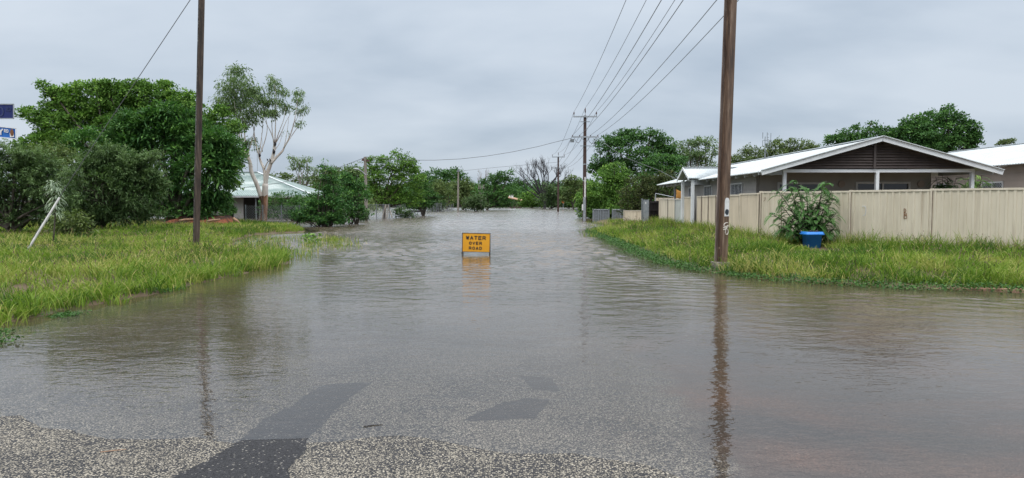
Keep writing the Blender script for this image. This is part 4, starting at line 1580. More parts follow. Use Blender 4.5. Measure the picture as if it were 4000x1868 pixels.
b1 = blade(52, 409, 409, 462, 462, Yn - 0.04, M['sign_blue_shaded'])  # upper blade: looks shaded because its blue is painted darker
m2 = MB()
for (xa, ya, xb, yb) in ((-60, 407, 54, 407), (-60, 463.5, 54, 463.5), (53.5, 407, 53.5, 463.5)):
    m2.bar(W(xa, ya, Yn - 0.045), W(xb, yb, Yn - 0.045), 0.008, 0.012)
m2.build('edge_trim', M['galv'], b1)
p_ = W(4, 436, Yn - 0.045)
kq = Yn / F
stroke_text(b1, 'D', p_.x, Yn - 0.043, p_.z, 36 * kq, 22 * kq, 0, 5 * kq, M['shaded_text'])
p_ = W(33, 427, Yn - 0.045)
stroke_text(b1, 'RD', p_.x, Yn - 0.043, p_.z, 16 * kq, 8.5 * kq, 2.5 * kq, 2.6 * kq, M['shaded_text'])
b2 = blade(61, 490, 503, 529, 541, Yn - 0.08, M['sign_blue'])
m2 = MB()
for (xa, ya, xb, yb) in ((-60, 489, 63, 502), (-60, 530.5, 63, 542.5), (62, 502, 62, 542)):
    m2.bar(W(xa, ya, Yn - 0.085), W(xb, yb, Yn - 0.085), 0.008, 0.01)
m2.build('edge_trim', M['trim'], b2)
yv = Yn - 0.09
p_ = W(3, 515, yv)
stroke_text(b2, 'Y', p_.x, yv, p_.z, 26 * kq, 18 * kq, 0, 4.2 * kq, M['white'], slope=0.1)
p_ = W(24.5, 512, yv)
stroke_text(b2, 'RD', p_.x, yv, p_.z, 13 * kq, 7.5 * kq, 2.2 * kq, 2.1 * kq, M['white'], slope=0.1)
m2 = MB()
q0, q1 = W(39.5, 536, yv), W(55, 537.5, yv)
m2.box(q0.x, q1.x, yv - 0.004, yv, q0.z, q0.z + 0.055)
m2.build('emblem_base', M['white'], b2)
m2 = MB()
c_ = W(47.5, 518, yv)
rg = [(c_.x + 0.023 * math.cos(a_ * math.pi / 8), c_.z + 0.045 * math.sin(a_ * math.pi / 8)) for a_ in range(16)]
m2.prism(rg, 'y', yv - 0.008, yv - 0.004)
m2.build('emblem', M['tag_brown'], b2)


# ------------------------------------------------------------------ cream steel fence
BASE_X = [Vector((8.8 + 0.0, 25.3, 0)), ]
fA = Vector((8.83, 25.25, 0))
dirF = Vector((0.643, -0.766, 0))


def steel_panel(fence, a, b, z0, z1, mat, pitch=0.2, rib=0.035, rw=0.055, depth=0.022, label=None):
    """one corrugated sheet between two posts with top and bottom rail"""
    a, b = Vector(a), Vector(b)
    d = (b - a)
    L = d.length
    d.normalize()
    nrm = Vector((d.y, -d.x, 0))
    if nrm.y > 0 and abs(nrm.y) > 0.3:
        nrm = -nrm
    prof = []
    n = max(2, int(round(L / pitch)))
    p = L / n
    prof.append((0.0, 0.0))
    for i in range(n):
        x0 = (i + 0.5) * p
        prof += [(x0 - rw / 2 - rib * 0.35, 0), (x0 - rw / 2, depth), (x0 + rw / 2, depth), (x0 + rw / 2 + rib * 0.35, 0)]
    prof.append((L, 0.0))
    m3 = MB()
    vs = []
    for th in (0.0, 0.006):
        for (u, v) in prof:
            q = a + d * u + nrm * (v - th)
            vs.append((q.x, q.y, z0))
            vs.append((q.x, q.y, z1))
    k = len(prof)
    fs = []
    for i in range(k - 1):
        fs.append((2 * i, 2 * i + 2, 2 * i + 3, 2 * i + 1))
        j = 2 * k + 2 * i
        fs.append((j, j + 1, j + 3, j + 2))
        fs.append((2 * i + 1, 2 * i + 3, j + 3, j + 1))
    m3.add(vs, fs)
    o3 = m3.build('panel', mat, fence)
    if label:
        o3['label'] = label
    m3 = MB()
    m3.bar((a.x, a.y, z1), (b.x, b.y, z1), 0.065, 0.06)
    m3.build('top_rail', M['rail'], o3)
    return o3


def steel_post(fence, p, z0, z1, mat='rail', seam=True, w=0.085):
    m3 = MB()
    p = Vector(p)
    m3.box(p.x - w / 2, p.x + w / 2, p.y - 0.035, p.y + 0.035, z0, z1)
    o3 = m3.build('post', M[mat], fence)
    if seam:
        m3 = MB()
        m3.box(p.x - 0.011, p.x + 0.011, p.y - 0.041, p.y - 0.036, z0, z1 - 0.03)
        m3.build('seam', M['rail_dark'], o3)
    return o3


# corner run facing the junction
fr = thing('steel_fence', 'tall cream ribbed steel fence crossing the corner block behind the blue tub', 'fence', (8.83, 25.25, 0.15))
pp = [(8.83, 25.25)]
stops = [0.78, 3.16, 5.54, 7.92, 10.3, 12.68]
ztops = [1.985, 1.97, 1.985, 2.0, 2.045, 2.05]
for st in stops:
    pp.append((8.83 + dirF.x * st, 25.25 + dirF.y * st))
for i in range(6):
    a_, b_ = pp[i], pp[i + 1]
    z0_ = min(tz(*a_), tz(*b_)) - 0.02
    steel_panel(fr, (a_[0], a_[1], 0), (b_[0], b_[1], 0), z0_ + 0.02, ztops[i], M['fence'])
for i, p in enumerate(pp):
    steel_post(fr, (p[0], p[1], 0), 0.02, max(ztops[max(i - 1, 0)], ztops[min(i, 5)]) + 0.035)
# sprayed marks on the third full panel


def on_fence(xpx, ypx, off=0.03):
    d = ray(xpx, ypx)
    # fence line: (8.83,25.25)+t*dirF
    o0 = Vector((0, 0, CAMH))
    dd = Vector(d)
    nrm = Vector((dirF.y, -dirF.x, 0))
    tt = ((fA - o0).dot(nrm)) / dd.dot(nrm)
    p = o0 + dd * tt
    return p + nrm.normalized() * (off if nrm.y < 0 else -off)


m3 = MB()
stroke(m3, [(3370, 806), (3381, 806), (3384, 815), (3384, 830), (3380, 841), (3372, 842)], on_fence, 0.008)
m3.build('pale_spray_mark', M['tag_pale'], fr)
m3 = MB()
stroke(m3, [(3533, 815), (3533, 853)], on_fence, 0.009)
stroke(m3, [(3533, 816), (3538, 816), (3540, 824), (3534, 831), (3542, 833), (3543, 842), (3534, 836)], on_fence, 0.009)
stroke(m3, [(3534, 842), (3543, 843), (3544, 853), (3533, 855), (3532, 846)], on_fence, 0.009)
m3.build('brown_spray_mark', M['tag_brown'], fr)
m3 = MB()
stroke(m3, [(2985, 775), (2992, 772), (2990, 781), (2984, 787)], on_fence, 0.006)
m3.build('small_spray_mark', M['tag_brown'], fr)

# run along the street
fs_ = at_frame('steel_fence', 'row of cream steel fence panels along the street before the white roofed house', 'fence', (8.14, 25.4, 0.15))
seq = [25.35, 27.55, 29.9, 31.05, 32.35, 33.6, 34.45]
tops = [1.93, 1.90, 1.90, 1.90, 1.89, 1.88]
fx = 8.14


def street_panel(f, ya, yb, zt_, mat, pitch, lab=None, x=fx):
    """fence panel in the street frame (normal towards the road)"""
    L = yb - ya
    n = max(2, int(round(L / pitch)))
    p = L / n
    prof = [(ya, 0)]
    for i in range(n):
        c = ya + (i + 0.5) * p
        prof += [(c - p * 0.22, 0), (c - p * 0.14, 0.02), (c + p * 0.14, 0.02), (c + p * 0.22, 0)]
    prof.append((yb, 0))
    m3 = MB()
    vs, fs = [], []
    for th in (0, 0.006):
        for y_, d_ in prof:
            vs += [(x - d_ + th, y_, 0.10), (x - d_ + th, y_, zt_)]
    k = len(prof)
    for i in range(k - 1):
        j = 2 * k + 2 * i
        fs += [(2 * i, 2 * i + 2, 2 * i + 3, 2 * i + 1), (j, j + 1, j + 3, j + 2), (2 * i + 1, 2 * i + 3, j + 3, j + 1)]
    m3.add(vs, fs)
    o3 = m3.build('panel', mat, f)
    if lab:
        o3['label'] = lab
    m3 = MB()
    m3.box(x - 0.035, x + 0.035, ya + 0.03, yb - 0.03, zt_ - 0.025, zt_ + 0.03)
    m3.build('top_rail', M['rail'], o3)
    return o3


def street_post(f, y, zt_, mat='rail', w=0.06, x=fx):
    m3 = MB()
    m3.box(x - 0.042, x + 0.042, y - w / 2, y + w / 2, 0.02, zt_ + 0.035)
    m3.build('post', M[mat], f)


for i in range(6):
    street_panel(fs_, seq[i] + 0.03, seq[i + 1] - 0.03, tops[i], M['fence2'], 0.11)
for i, y in enumerate(seq[1:]):
    street_post(fs_, y, tops[min(i, 5)], 'rail' if i in (0, 1, 5) else 'rail_dark')
m3 = MB()
m3.box(fx - 0.05, fx + 0.02, 35.55, 35.62, 0.02, 1.85)
m3.build('gate_post', M['galv_dark'], fs_)
fs2 = at_frame('steel_fence', 'lower run of cream and pale grey steel panels between the porch and the black palings', 'fence', (8.14, 36, 0.15))
street_panel(fs2, 35.7, 37.6, 1.87, M['fence2'], 0.11)
street_panel(fs2, 37.66, 39.6, 1.78, M['fence_grey'], 0.09, 'pale grey panel')
street_panel(fs2, 39.66, 41.7, 1.78, M['fence2'], 0.5)
street_panel(fs2, 41.76, 44.4, 1.78, M['fence2'], 0.5)
for y, mt in ((37.63, 'galv'), (39.63, 'galv_dark'), (41.73, 'pole_grey'), (44.43, 'rail')):
    street_post(fs2, y, 1.79, mt)

# side fence seen beyond, black palings, cabinet, low fence, gates
ff = thing('side_fence', 'cream steel side fence behind the black palings under the orange shade sail', 'fence', (W(2600, 780, 52).x, 52, 0.1))
m3 = MB()
a_, b_ = W(2560, 775, 52), W(2650, 775, 52)
steel_panel(ff, (a_.x, 52, 0), (b_.x, 52, 0), 0.0, a_.z, M['fence2'])
steel_post(ff, (a_.x, 52, 0), 0, a_.z + 0.05)
steel_post(ff, (W(2580, 775, 52).x, 51.95, 0), 0, a_.z)

Yp = 47.0
pf = thing('paling_fence', 'black weathered wooden palings between the metal cabinet and the cream panels', 'fence', (W(2556, 850, Yp).x, Yp, 0.1))
random.seed(9)
for i in range(11):
    x_ = W(2537 + i * 3.9, 800, Yp).x
    m3 = MB()
    zt_ = W(0, 786 - i * 0.3 + random.uniform(-1.5, 1.5), Yp).z
    w_ = 0.045
    m3.prism([(x_ - w_, 0.05), (x_ + w_, 0.05), (x_ + w_ + 0.03, zt_ - 0.06), (x_ + 0.02, zt_), (x_ - w_ + 0.03, zt_ - 0.06)], 'y', Yp - 0.012, Yp + 0.012)
    m3.build('paling', M['dead_wood'], pf)
m3 = MB()
xa, xb = W(2537, 800, Yp).x, W(2580, 800, Yp).x
for py in (792, 821):
    zz = W(0, py, Yp).z
    m3 = MB()
    m3.box(xa, xb, Yp - 0.06, Yp - 0.015, zz - 0.04, zz + 0.04)
    m3.build('rail', M['dead_wood'], pf)

Yc = 46.0
cb = thing('electrical_cabinet', 'tall grey metal cabinet with a door handle standing in grass beside the black palings', 'cabinet', (W(2520, 850, Yc).x, Yc, 0.1))
xa, xb = W(2511, 800, Yc).x, W(2535, 800, Yc).x
zt_ = W(0, 780, Yc).z
m3 = MB()
m3.box(xa, xb, Yc, Yc + 0.35, 0.0, zt_ - 0.03)
m3.box(xa - 0.02, xb + 0.02, Yc - 0.02, Yc + 0.37, zt_ - 0.03, zt_)
m3.build('body', M['galv'], cb)
m3 = MB()
m3.box(xa + 0.03, xb - 0.02, Yc - 0.018, Yc - 0.003, 0.15, zt_ - 0.06)
dr = m3.build('door', M['galv'], cb)
m3 = MB()
m3.box(xb - 0.07, xb - 0.045, Yc - 0.05, Yc - 0.02, 0.55, 0.68)
m3.build('handle', M['galv_dark'], dr)
m3 = MB()
m3.box(xa + 0.15, xa + 0.22, Yc - 0.022, Yc - 0.019, zt_ - 0.28, zt_ - 0.16)
m3.build('notice', M['white'], dr)
m3 = MB()
m3.box(W(2505, 800, Yc).x, xa - 0.01, Yc - 0.08, Yc - 0.02, 0.0, W(0, 776, Yc).z)
m3.build('side_post', M['galv_dark'], cb)

Yo = 50.0
lf = thing('low_fence', 'low cream ribbed fence before the metal cabinet at the edge of the water', 'fence', (W(2470, 850, Yo).x, Yo, 0.05))
a_, b_ = W(2438, 824, Yo), W(2506, 824, Yo)
steel_panel(lf, (a_.x, Yo, 0), (b_.x, Yo, 0), -0.05, a_.z, M['fence2'], 0.2)
steel_post(lf, (a_.x, Yo, 0), -0.1, a_.z + 0.03)


def pipe_gate(xs_, top, Yg_, label, extra=None):
    gx = (W(xs_[0], 850, Yg_).x + W(xs_[1], 850, Yg_).x) / 2
    gt = thing('pipe_gate', label, 'gate', (gx, Yg_, 0), 0, 'pipe gates in the water')
    xa, xb = W(xs_[0], top, Yg_).x, W(xs_[1], top, Yg_).x
    zt1 = W(0, top, Yg_).z
    m4 = MB()
    m4.tube([(xa, Yg_, -0.3), (xa, Yg_, zt1 - 0.08), (xa + 0.06, Yg_, zt1), (xb - 0.06, Yg_, zt1), (xb, Yg_, zt1 - 0.08), (xb, Yg_, -0.3)], 0.028, 6)
    m4.build('frame', M['galv'], gt)
    for u in ((0.33, 0.45, 0.63) if extra is None else (0.55,)):
        m4 = MB()
        x_ = xa + (xb - xa) * u
        m4.tube([(x_, Yg_, -0.3), (x_, Yg_, zt1)], 0.02, 6)
        m4.build('upright', M['galv'], gt)
    m4 = MB()
    m4.box(xa, xb, Yg_ + 0.03, Yg_ + 0.034, -0.2, zt1 - 0.03)
    m4.build('mesh', M['galv_dark'], gt)
    for x_ in (xa - 0.05, xb + 0.05):
        m4 = MB()
        m4.tube([(x_, Yg_, -0.4), (x_, Yg_, zt1 + 0.10)], 0.035, 6)
        m4.build('post', M['galv_dark'], gt)


pipe_gate((2318, 2378), 819, 66.0, 'grey pipe gate with dark mesh standing in the water beside the conduit pole')
pipe_gate((2394, 2450), 819, 64.0, 'bent grey pipe gate with dark mesh behind the low cream fence', 1)

# small box on a post
Yb = 92.0
q = W(2255, 823, Yb)
bx_ = thing('meter_box', 'small grey box on a short post at the dark shrub edge', 'box', (q.x, Yb, 0))
m3 = MB()
m3.box(q.x - 0.24, q.x + 0.24, Yb - 0.12, Yb + 0.12, q.z - 0.2, q.z + 0.2)
m3.box(q.x - 0.28, q.x + 0.28, Yb - 0.15, Yb + 0.15, q.z + 0.2, q.z + 0.24)
m3.build('body', M['galv_dark'], bx_)
m3 = MB()
m3.tube([(q.x, Yb, -0.4), (q.x, Yb, q.z - 0.2)], 0.04, 6)
m3.build('post', M['galv'], bx_)


# ------------------------------------------------------------------ corner house
def roof_sheet(parent, name, mat, e0, e1, r0, r1, rib=0.19, amp=0.012, th=0.03):
    """ribbed sheet: e0-e1 along the eave, r0-r1 along the ridge; ribs run from eave to ridge"""
    e0, e1, r0, r1 = map(Vector, (e0, e1, r0, r1))
    L = max((e1 - e0).length, (r1 - r0).length)
    n = int(L / rib)
    nrm = (e1 - e0).cross(r0 - e0)
    if nrm.length < 1e-5:
        nrm = (e1 - e0).cross(r1 - e0)
    nrm.normalize()
    if nrm.z < 0:
        nrm = -nrm
    m4 = MB()
    vs, fs = [], []
    us = []
    for i in range(n):
        for f, a in ((0, 0), (0.7, 0), (0.78, 1), (0.92, 1)):
            us.append(((i + f) / n, a))
    us.append((1.0, 0))
    for u, a in us:
        for s0, s1 in ((e0, e1), (r0, r1)):
            p = s0.lerp(s1, u)
            vs.append(p + nrm * amp * 2 * a)
            vs.append(p - nrm * th)
    k = len(us)
    for i in range(k - 1):
        a, b = 4 * i, 4 * i + 4
        fs += [(a, b, b + 2, a + 2), (a + 1, a + 3, b + 3, b + 1), (a, a + 1, b + 1, b), (a + 2, b + 2, b + 3, a + 3)]
    fs += [(0, 2, 3, 1), (4 * k - 4, 4 * k - 3, 4 * k - 1, 4 * k - 2)]
    m4.add(vs, fs)
    return m4.build(name, mat, parent)


hA = at_frame('house', 'corner house with white roof, brown slatted gable and shaded veranda behind the cream fence', 'house', (12.5, 35, 0.2))
EV, EVR, RG = 8.27, 16.66, 12.46
ze, zr = 2.72, 3.90
yf, yb_ = 25.5, 46.2
rf = roof_sheet(hA, 'roof', M['roof'], (EV, yf, ze), (EV, yb_, ze), (RG, yf, zr), (RG, yb_ + 0.3, zr))
roof_sheet(hA, 'roof', M['roof'], (EVR, yf, ze), (EVR, yb_, ze), (RG, yf, zr), (RG, yb_ + 0.3, zr))
m3 = MB()
m3.bar((RG, yf - 0.02, zr + 0.03), (RG, yb_ + 0.3, zr + 0.03), 0.34, 0.03)
m3.build('ridge_cap', M['roof'], rf)
# barge boards on the gable
for xe in (EV, EVR):
    m3 = MB()
    sgn = 1 if xe < RG else -1
    m3.bar((xe - 0.02 * sgn, yf - 0.03, ze - 0.05), (RG, yf - 0.03, zr - 0.035), 0.035, 0.17, up=(0, 0, 1))
    m3.build('barge_board', M['trim'], hA)
    m3 = MB()
    m3.bar((xe - 0.03 * sgn, yf - 0.05, ze + 0.045), (RG, yf - 0.05, zr + 0.06), 0.12, 0.025, up=(0, 0, 1))
    m3.build('barge_cap', M['roof'], hA)
# slatted gable
gx0, gx1 = 9.17, 15.95
slope = (zr - ze) / (RG - EV)
yg = 25.86
zz = 2.86
while zz < zr - 0.18:
    m3 = MB()
    half_l = max(gx0, EV + (zz + 0.17 - ze) / slope)
    half_r = min(gx1, EVR - (zz + 0.17 - ze) / slope)
    if half_r - half_l < 0.1:
        break
    m3.add([(half_l, yg - 0.03, zz), (half_r, yg - 0.03, zz), (half_r, yg + 0.03, zz + 0.075), (half_l, yg + 0.03, zz + 0.075),
            (half_l, yg - 0.02, zz - 0.012), (half_r, yg - 0.02, zz - 0.012), (half_r, yg + 0.04, zz + 0.063), (half_l, yg + 0.04, zz + 0.063)],
           [(0, 1, 2, 3), (7, 6, 5, 4), (0, 4, 5, 1), (1, 5, 6, 2), (2, 6, 7, 3), (3, 7, 4, 0)])
    m3.build('gable_slat', M['slat'], hA)
    zz += 0.098
m3 = MB()
m3.prism([(gx0, 2.83), (gx1, 2.83), (gx1, ze + (EVR - gx1) * slope - 0.06), (RG, zr - 0.06), (gx0, ze + (gx0 - EV) * slope - 0.06)], 'y', yg + 0.06, yg + 0.09)
m3.build('gable_backing', M['slat'], hA)
m3 = MB()
m3.box(RG - 0.13, RG - 0.05, yg - 0.07, yg - 0.035, 2.83, zr - 0.10)
m3.build('gable_cover_strip', M['slat'], hA)
# beams and posts of the veranda
m3 = MB()
m3.box(9.16, 15.97, 25.9, 26.0, 2.70, 2.815)
m3.build('veranda_beam', M['trim'], hA)
for x_ in (9.23, 12.53, 15.9):
    m3 = MB()
    m3.box(x_ - 0.055, x_ + 0.055, 25.89, 26.01, 0.05, 2.70)
    m3.build('post', M['trim'], hA)
for x_ in (9.23, 15.9):
    m3 = MB()
    m3.box(x_ - 0.04, x_ + 0.04, 26.02, 28.0, 2.64, 2.80)
    m3.build('side_beam', M['trim_grey'], hA)
m3 = MB()
m3.box(EV + 0.02, 9.14, 25.92, 25.98, 2.62, 2.76)
m3.build('eave_outrigger', M['trim_grey'], hA)
m3 = MB()
m3.box(15.99, EVR - 0.02, 25.92, 25.98, 2.62, 2.76)
m3.build('eave_outrigger', M['trim_grey'], hA)


def boarded_wall(parent, name, mat, axis, c, a, b, z0, z1, holes=(), t_=0.12, face=-1, bh=0.34):
    """wall of lapped boards along axis ('x' or 'y') at coordinate c, with rectangular holes (a0,a1,z0,z1)"""
    m4 = MB()
    zz = z0
    while zz < z1 - 1e-3:
        zn = min(zz + bh, z1)
        segs = [(a, b, zz, zn - 0.012)]
        for h in holes:
            new = []
            for s0, s1, u0, u1 in segs:
                if h[1] <= s0 or h[0] >= s1 or h[3] <= u0 or h[2] >= u1:
                    new.append((s0, s1, u0, u1))
                    continue
                if h[0] > s0:
                    new.append((s0, h[0], u0, u1))
                if h[1] < s1:
                    new.append((h[1], s1, u0, u1))
                if h[2] > u0:
                    new.append((max(s0, h[0]), min(s1, h[1]), u0, h[2]))
                if h[3] < u1:
                    new.append((max(s0, h[0]), min(s1, h[1]), h[3], u1))
            segs = new
        for s0, s1, u0, u1 in segs:
            if u1 - u0 < 0.004 or s1 - s0 < 0.004:
                continue
            if axis == 'x':
                m4.box(s0, s1, c, c + t_, u0, u1)
            else:
                m4.box(c, c + t_, s0, s1, u0, u1)
        zz = zn
    # backing that closes the joints
    segs = [(a, b, z0, z1)]
    for h in holes:
        new = []
        for s0, s1, u0, u1 in segs:
            if h[1] <= s0 or h[0] >= s1:
                new.append((s0, s1, u0, u1))
                continue
            new += [(s0, h[0], u0, u1), (h[1], s1, u0, u1), (h[0], h[1], u0, h[2]), (h[0], h[1], h[3], u1)]
        segs = [q for q in new if q[1] - q[0] > 0.004 and q[3] - q[2] > 0.004]
    off = 0.006 if face < 0 else -0.006
    for s0, s1, u0, u1 in segs:
        if axis == 'x':
            m4.box(s0, s1, c + off + (0.01 if face < 0 else 0), c + t_ + off - 0.012, u0, u1)
        else:
            m4.box(c + off + (0.01 if face < 0 else 0), c + t_ + off - 0.012, s0, s1, u0, u1)
    return m4.build(name, mat, parent)


WX = 8.87
lw = [(38.3, 39.6, 1.25, 2.43), (34.6, 36.1, 1.25, 2.45), (32.9, 33.6, 1.0, 2.45), (29.7, 31.4, 1.2, 2.44)]
boarded_wall(hA, 'side_wall', M['wall'], 'y', WX, 28.0, 40.7, 0.1, 2.80, lw)
fw = [(9.69, 11.5, 0.3, 2.40), (12.7, 14.8, 0.3, 2.42)]
boarded_wall(hA, 'front_wall', M['wall'], 'x', 28.0, WX + 0.13, 15.6, 0.1, 2.84, fw)
m3 = MB()
m3.box(15.49, 15.6, 28.13, 40.7, 0.1, 2.85)
m3.build('far_side_wall', M['wall'], hA)
m3 = MB()
m3.box(WX, 15.6, 40.71, 40.82, 0.1, 3.0)
m3.build('rear_wall', M['wall'], hA)


def window(parent, axis, c, a, b, z0, z1, cols=2, grille=True, fr_w=0.06, out=-1):
    """frame > panes > security grille; sits in a hole, proud of the wall by out"""
    def bx_(m4, u0, u1, v0, v1, z0_, z1_):
        if axis == 'x':
            m4.box(u0, u1, v0, v1, z0_, z1_)
        else:
            m4.box(v0, v1, u0, u1, z0_, z1_)
    f0, f1 = c - 0.045, c + 0.06
    m4 = MB()
    bx_(m4, a, a + fr_w, f0, f1, z0, z1)
    bx_(m4, b - fr_w, b, f0, f1, z0, z1)
    bx_(m4, a + fr_w, b - fr_w, f0, f1, z1 - fr_w, z1)
    bx_(m4, a + fr_w, b - fr_w, f0, f1, z0, z0 + fr_w)
    for i in range(1, cols):
        x_ = a + (b - a) * i / cols
        bx_(m4, x_ - fr_w * 0.4, x_ + fr_w * 0.4, f0 + 0.01, f1 - 0.01, z0 + fr_w, z1 - fr_w)
    w = m4.build('window', M['frame'], parent)
    m4 = MB()
    bx_(m4, a + fr_w, b - fr_w, c + 0.02, c + 0.03, z0 + fr_w, z1 - fr_w)
    m4.build('pane', M['glass'], w)
    if grille:
        m4 = MB()
        st_ = 0.13
        H, L = z1 - z0 - 2 * fr_w, b - a - 2 * fr_w
        k = -int(H / st_) - 1
        v = c - 0.03

        def P(u, zq):
            return (u, v, zq) if axis == 'x' else (v, u, zq)
        while k * st_ < L:
            for sg_ in (1, -1):
                u0 = k * st_
                lo_, hi_ = max(0, -u0), min(H, L - u0)
                if hi_ - lo_ > 0.02:
                    A_ = (a + fr_w + u0 + lo_, z0 + fr_w + (lo_ if sg_ > 0 else H - lo_))
                    B_ = (a + fr_w + u0 + hi_, z0 + fr_w + (hi_ if sg_ > 0 else H - hi_))
                    m4.bar(P(*A_), P(*B_), 0.011, 0.011, up=(0, 1, 0) if axis == 'x' else (1, 0, 0))
            k += 1
        m4.build('security_grille', M['grille'], w)
    return w


for (a_, b_, z0_, z1_) in lw[:2] + lw[3:]:
    window(hA, 'y', WX, a_, b_, z0_, z1_, 3)
m3 = MB()
m3.box(WX - 0.03, WX + 0.05, 32.9, 33.6, 0.3, 2.45)
m3.build('door', M['slat'], hA)
for (a_, b_, z0_, z1_) in fw:
    window(hA, 'x', 28.0, a_, b_, z0_, z1_, 2, False, 0.075)
for x_ in (12.15, 15.2, 11.9 - 3.2):
    if x_ < 9:
        continue
    m3 = MB()
    zc_ = 2.33
    m3.prism([(x_ + 0.13 * math.cos(k * math.pi / 8), zc_ + 0.13 * math.sin(k * math.pi / 8)) for k in range(16)], 'y', 27.93, 27.995)
    m3.build('wall_light', M['wall_tan'], hA)
# rafter ends below the street eave
yy = 26.6
while yy < 46:
    if not (34.6 < yy < 37.8):
        m3 = MB()
        m3.bar((EV + 0.06, yy, ze - 0.09), (WX - 0.01, yy, ze + 0.08), 0.045, 0.12)
        m3.build('rafter_end', M['trim_grey'], hA)
    yy += 1.18
m3 = MB()
m3.box(WX - 0.03, WX + 0.1, 40.85, 46.0, 2.58, 2.74)
m3.build('rear_beam', M['trim_grey'], hA)
m3 = MB()
m3.box(WX - 0.05, WX + 0.06, 43.35, 43.47, 0.1, 2.58)
m3.build('post', M['trim_grey'], hA)
# porch gable towards the street
PX = 8.08
py1, py2, pyr = 34.95, 37.75, 36.35
zpe, zpr = 2.80, 3.36
xin = EV + (zpe - ze) / slope
xr_in = EV + (zpr - ze) / slope
for sgy, ye in ((1, py1), (-1, py2)):
    roof_sheet(hA, 'porch_roof', M['roof'], (PX - 0.25, ye, zpe), (xin + 0.25, ye, zpe), (PX - 0.25, pyr, zpr), (xr_in + 0.15, pyr, zpr), 0.076, 0.010)
m3 = MB()
m3.bar((PX - 0.27, pyr, zpr + 0.03), (xr_in + 0.15, pyr, zpr + 0.03), 0.26, 0.025)
m3.build('porch_ridge_cap', M['roof'], hA)
for ye in (py1, py2):
    m3 = MB()
    m3.bar((PX - 0.27, ye, zpe - 0.05), (PX - 0.27, pyr, zpr - 0.04), 0.03, 0.13)
    m3.build('porch_barge_board', M['trim'], hA)
m3 = MB()
m3.bar((PX + 0.02, py2 - 0.25, 2.70), (PX + 0.02, pyr, 3.20), 0.05, 0.1)
m3.build('porch_truss', M['trim_grey'], hA)
for y_ in (35.2, 37.45):
    m3 = MB()
    m3.box(PX - 0.09, PX + 0.05, y_ - 0.08, y_ + 0.08, 0.0, 2.72)
    m3.build('post', M['trim'], hA)
    m3 = MB()
    m3.box(PX + 0.05, WX - 0.01, y_ - 0.05, y_ + 0.05, 2.48, 2.70)
    m3.build('porch_beam', M['trim_grey'], hA)
# antenna on the roof (a thing that stands on it)


def antenna(org, frame, label, els, mast, tripod=True):
    at_ = at_frame('antenna', label, 'antenna', org, 'roof antennas')
    X0, Y0, Z0 = org
    m4 = MB()
    m4.tube([(X0, Y0, Z0), (X0, Y0, Z0 + mast)], 0.02, 6)
    m4.build('mast', M['galv_dark'], at_)
    if tripod:
        for dx_, dy_ in ((0.28, 0.1), (-0.05, -0.25), (0.15, 0.3)):
            m4 = MB()
            m4.tube([(X0 + dx_, Y0 + dy_, Z0 + 0.0), (X0, Y0, Z0 + 0.55)], 0.012, 5)
            m4.build('leg', M['galv_dark'], at_)
    for (dx_, z0_, z1_, kind_) in els:
        m4 = MB()
        if kind_ == 'v':
            m4.tube([(X0 + dx_, Y0, Z0 + z0_), (X0 + dx_, Y0, Z0 + z1_)], 0.016, 5)
        elif kind_ == 'b':
            m4.tube([(X0, Y0, Z0 + z0_), (X0 + dx_, Y0, Z0 + z0_)], 0.016, 5)
        else:
            m4.tube([(X0 + dx_, Y0, Z0 + z0_), (X0 + dx_ + z1_, Y0 + 0.05, Z0 + z0_)], 0.013, 5)
        m4.build('element', M['galv_dark'], at_)


Ya = 2775 * (RG + 0.0) / (2990 - 2065)
ax_ = RG - 0.2
za_ = 3.86
k_ = Ya / F
els = [((2981 - 2990) * k_, (620 - 571) * k_, (620 - 549) * k_, 'v'), ((2981 - 2990) * k_, (620 - 542) * k_, (620 - 518) * k_, 'v'), ((2998 - 2990) * k_, (620 - 575) * k_, (620 - 518) * k_, 'v'),
       ((3012 - 2990) * k_, (620 - 575) * k_, (620 - 520) * k_, 'v'), (22 * k_, 72 * k_, 0, 'b'), (-9 * k_, 72 * k_, 0, 'b')]
for z_ in (96, 83, 76, 66, 60, 54, 48):
    els.append((9 * k_, z_ * k_, (13 if z_ < 62 else 6) * k_, 'h'))
antenna((ax_, Ya, za_), 0, 'television antenna on a tripod on the white ridge of the corner house', els, (620 - 534) * k_)

# shade sail
m3 = MB()
P4 = [W(2635, 737, 49.0), W(2695, 752, 47.5), W(2690, 790, 47.8), W(2627, 774, 49.2)]
gridn = 8
vs, fs2_ = [], []
for i in range(gridn + 1):
    for j in range(gridn + 1):
        u, v = i / gridn, j / gridn
        p = (P4[0].lerp(P4[1], u)).lerp(P4[3].lerp(P4[2], u), v)
        c = W(2668, 762, 48.4)
        e_ = max(abs(u - 0.5), abs(v - 0.5)) * 2
        mid = 4 * (v * (1 - v)) if abs(u - 0.5) >= abs(v - 0.5) else 4 * (u * (1 - u))
        p = p.lerp(c, 0.30 * mid * e_ ** 3)
        vs.append(p)
for i in range(gridn):
    for j in range(gridn):
        a = i * (gridn + 1) + j
        fs2_.append((a, a + 1, a + gridn + 2, a + gridn + 1))
k = len(vs)
vs2 = [Vector((p.x, p.y + 0.01, p.z)) for p in vs]
m3.add(vs + vs2, fs2_ + [tuple(k + q for q in reversed(f)) for f in fs2_])
tag(m3.build('shade_sail', M['sail'], None), 'orange shade sail with a scooped edge behind the side wall of the corner house', 'shade sail')
m3 = MB()
a_, b_ = W(2561, 756, 51.0), W(2634, 771, 49.2)
m3.tube([(a_.x, 51, 0.1), (a_.x, 51, a_.z)], 0.035, 6)
m3.tube([a_, b_], 0.025, 5)
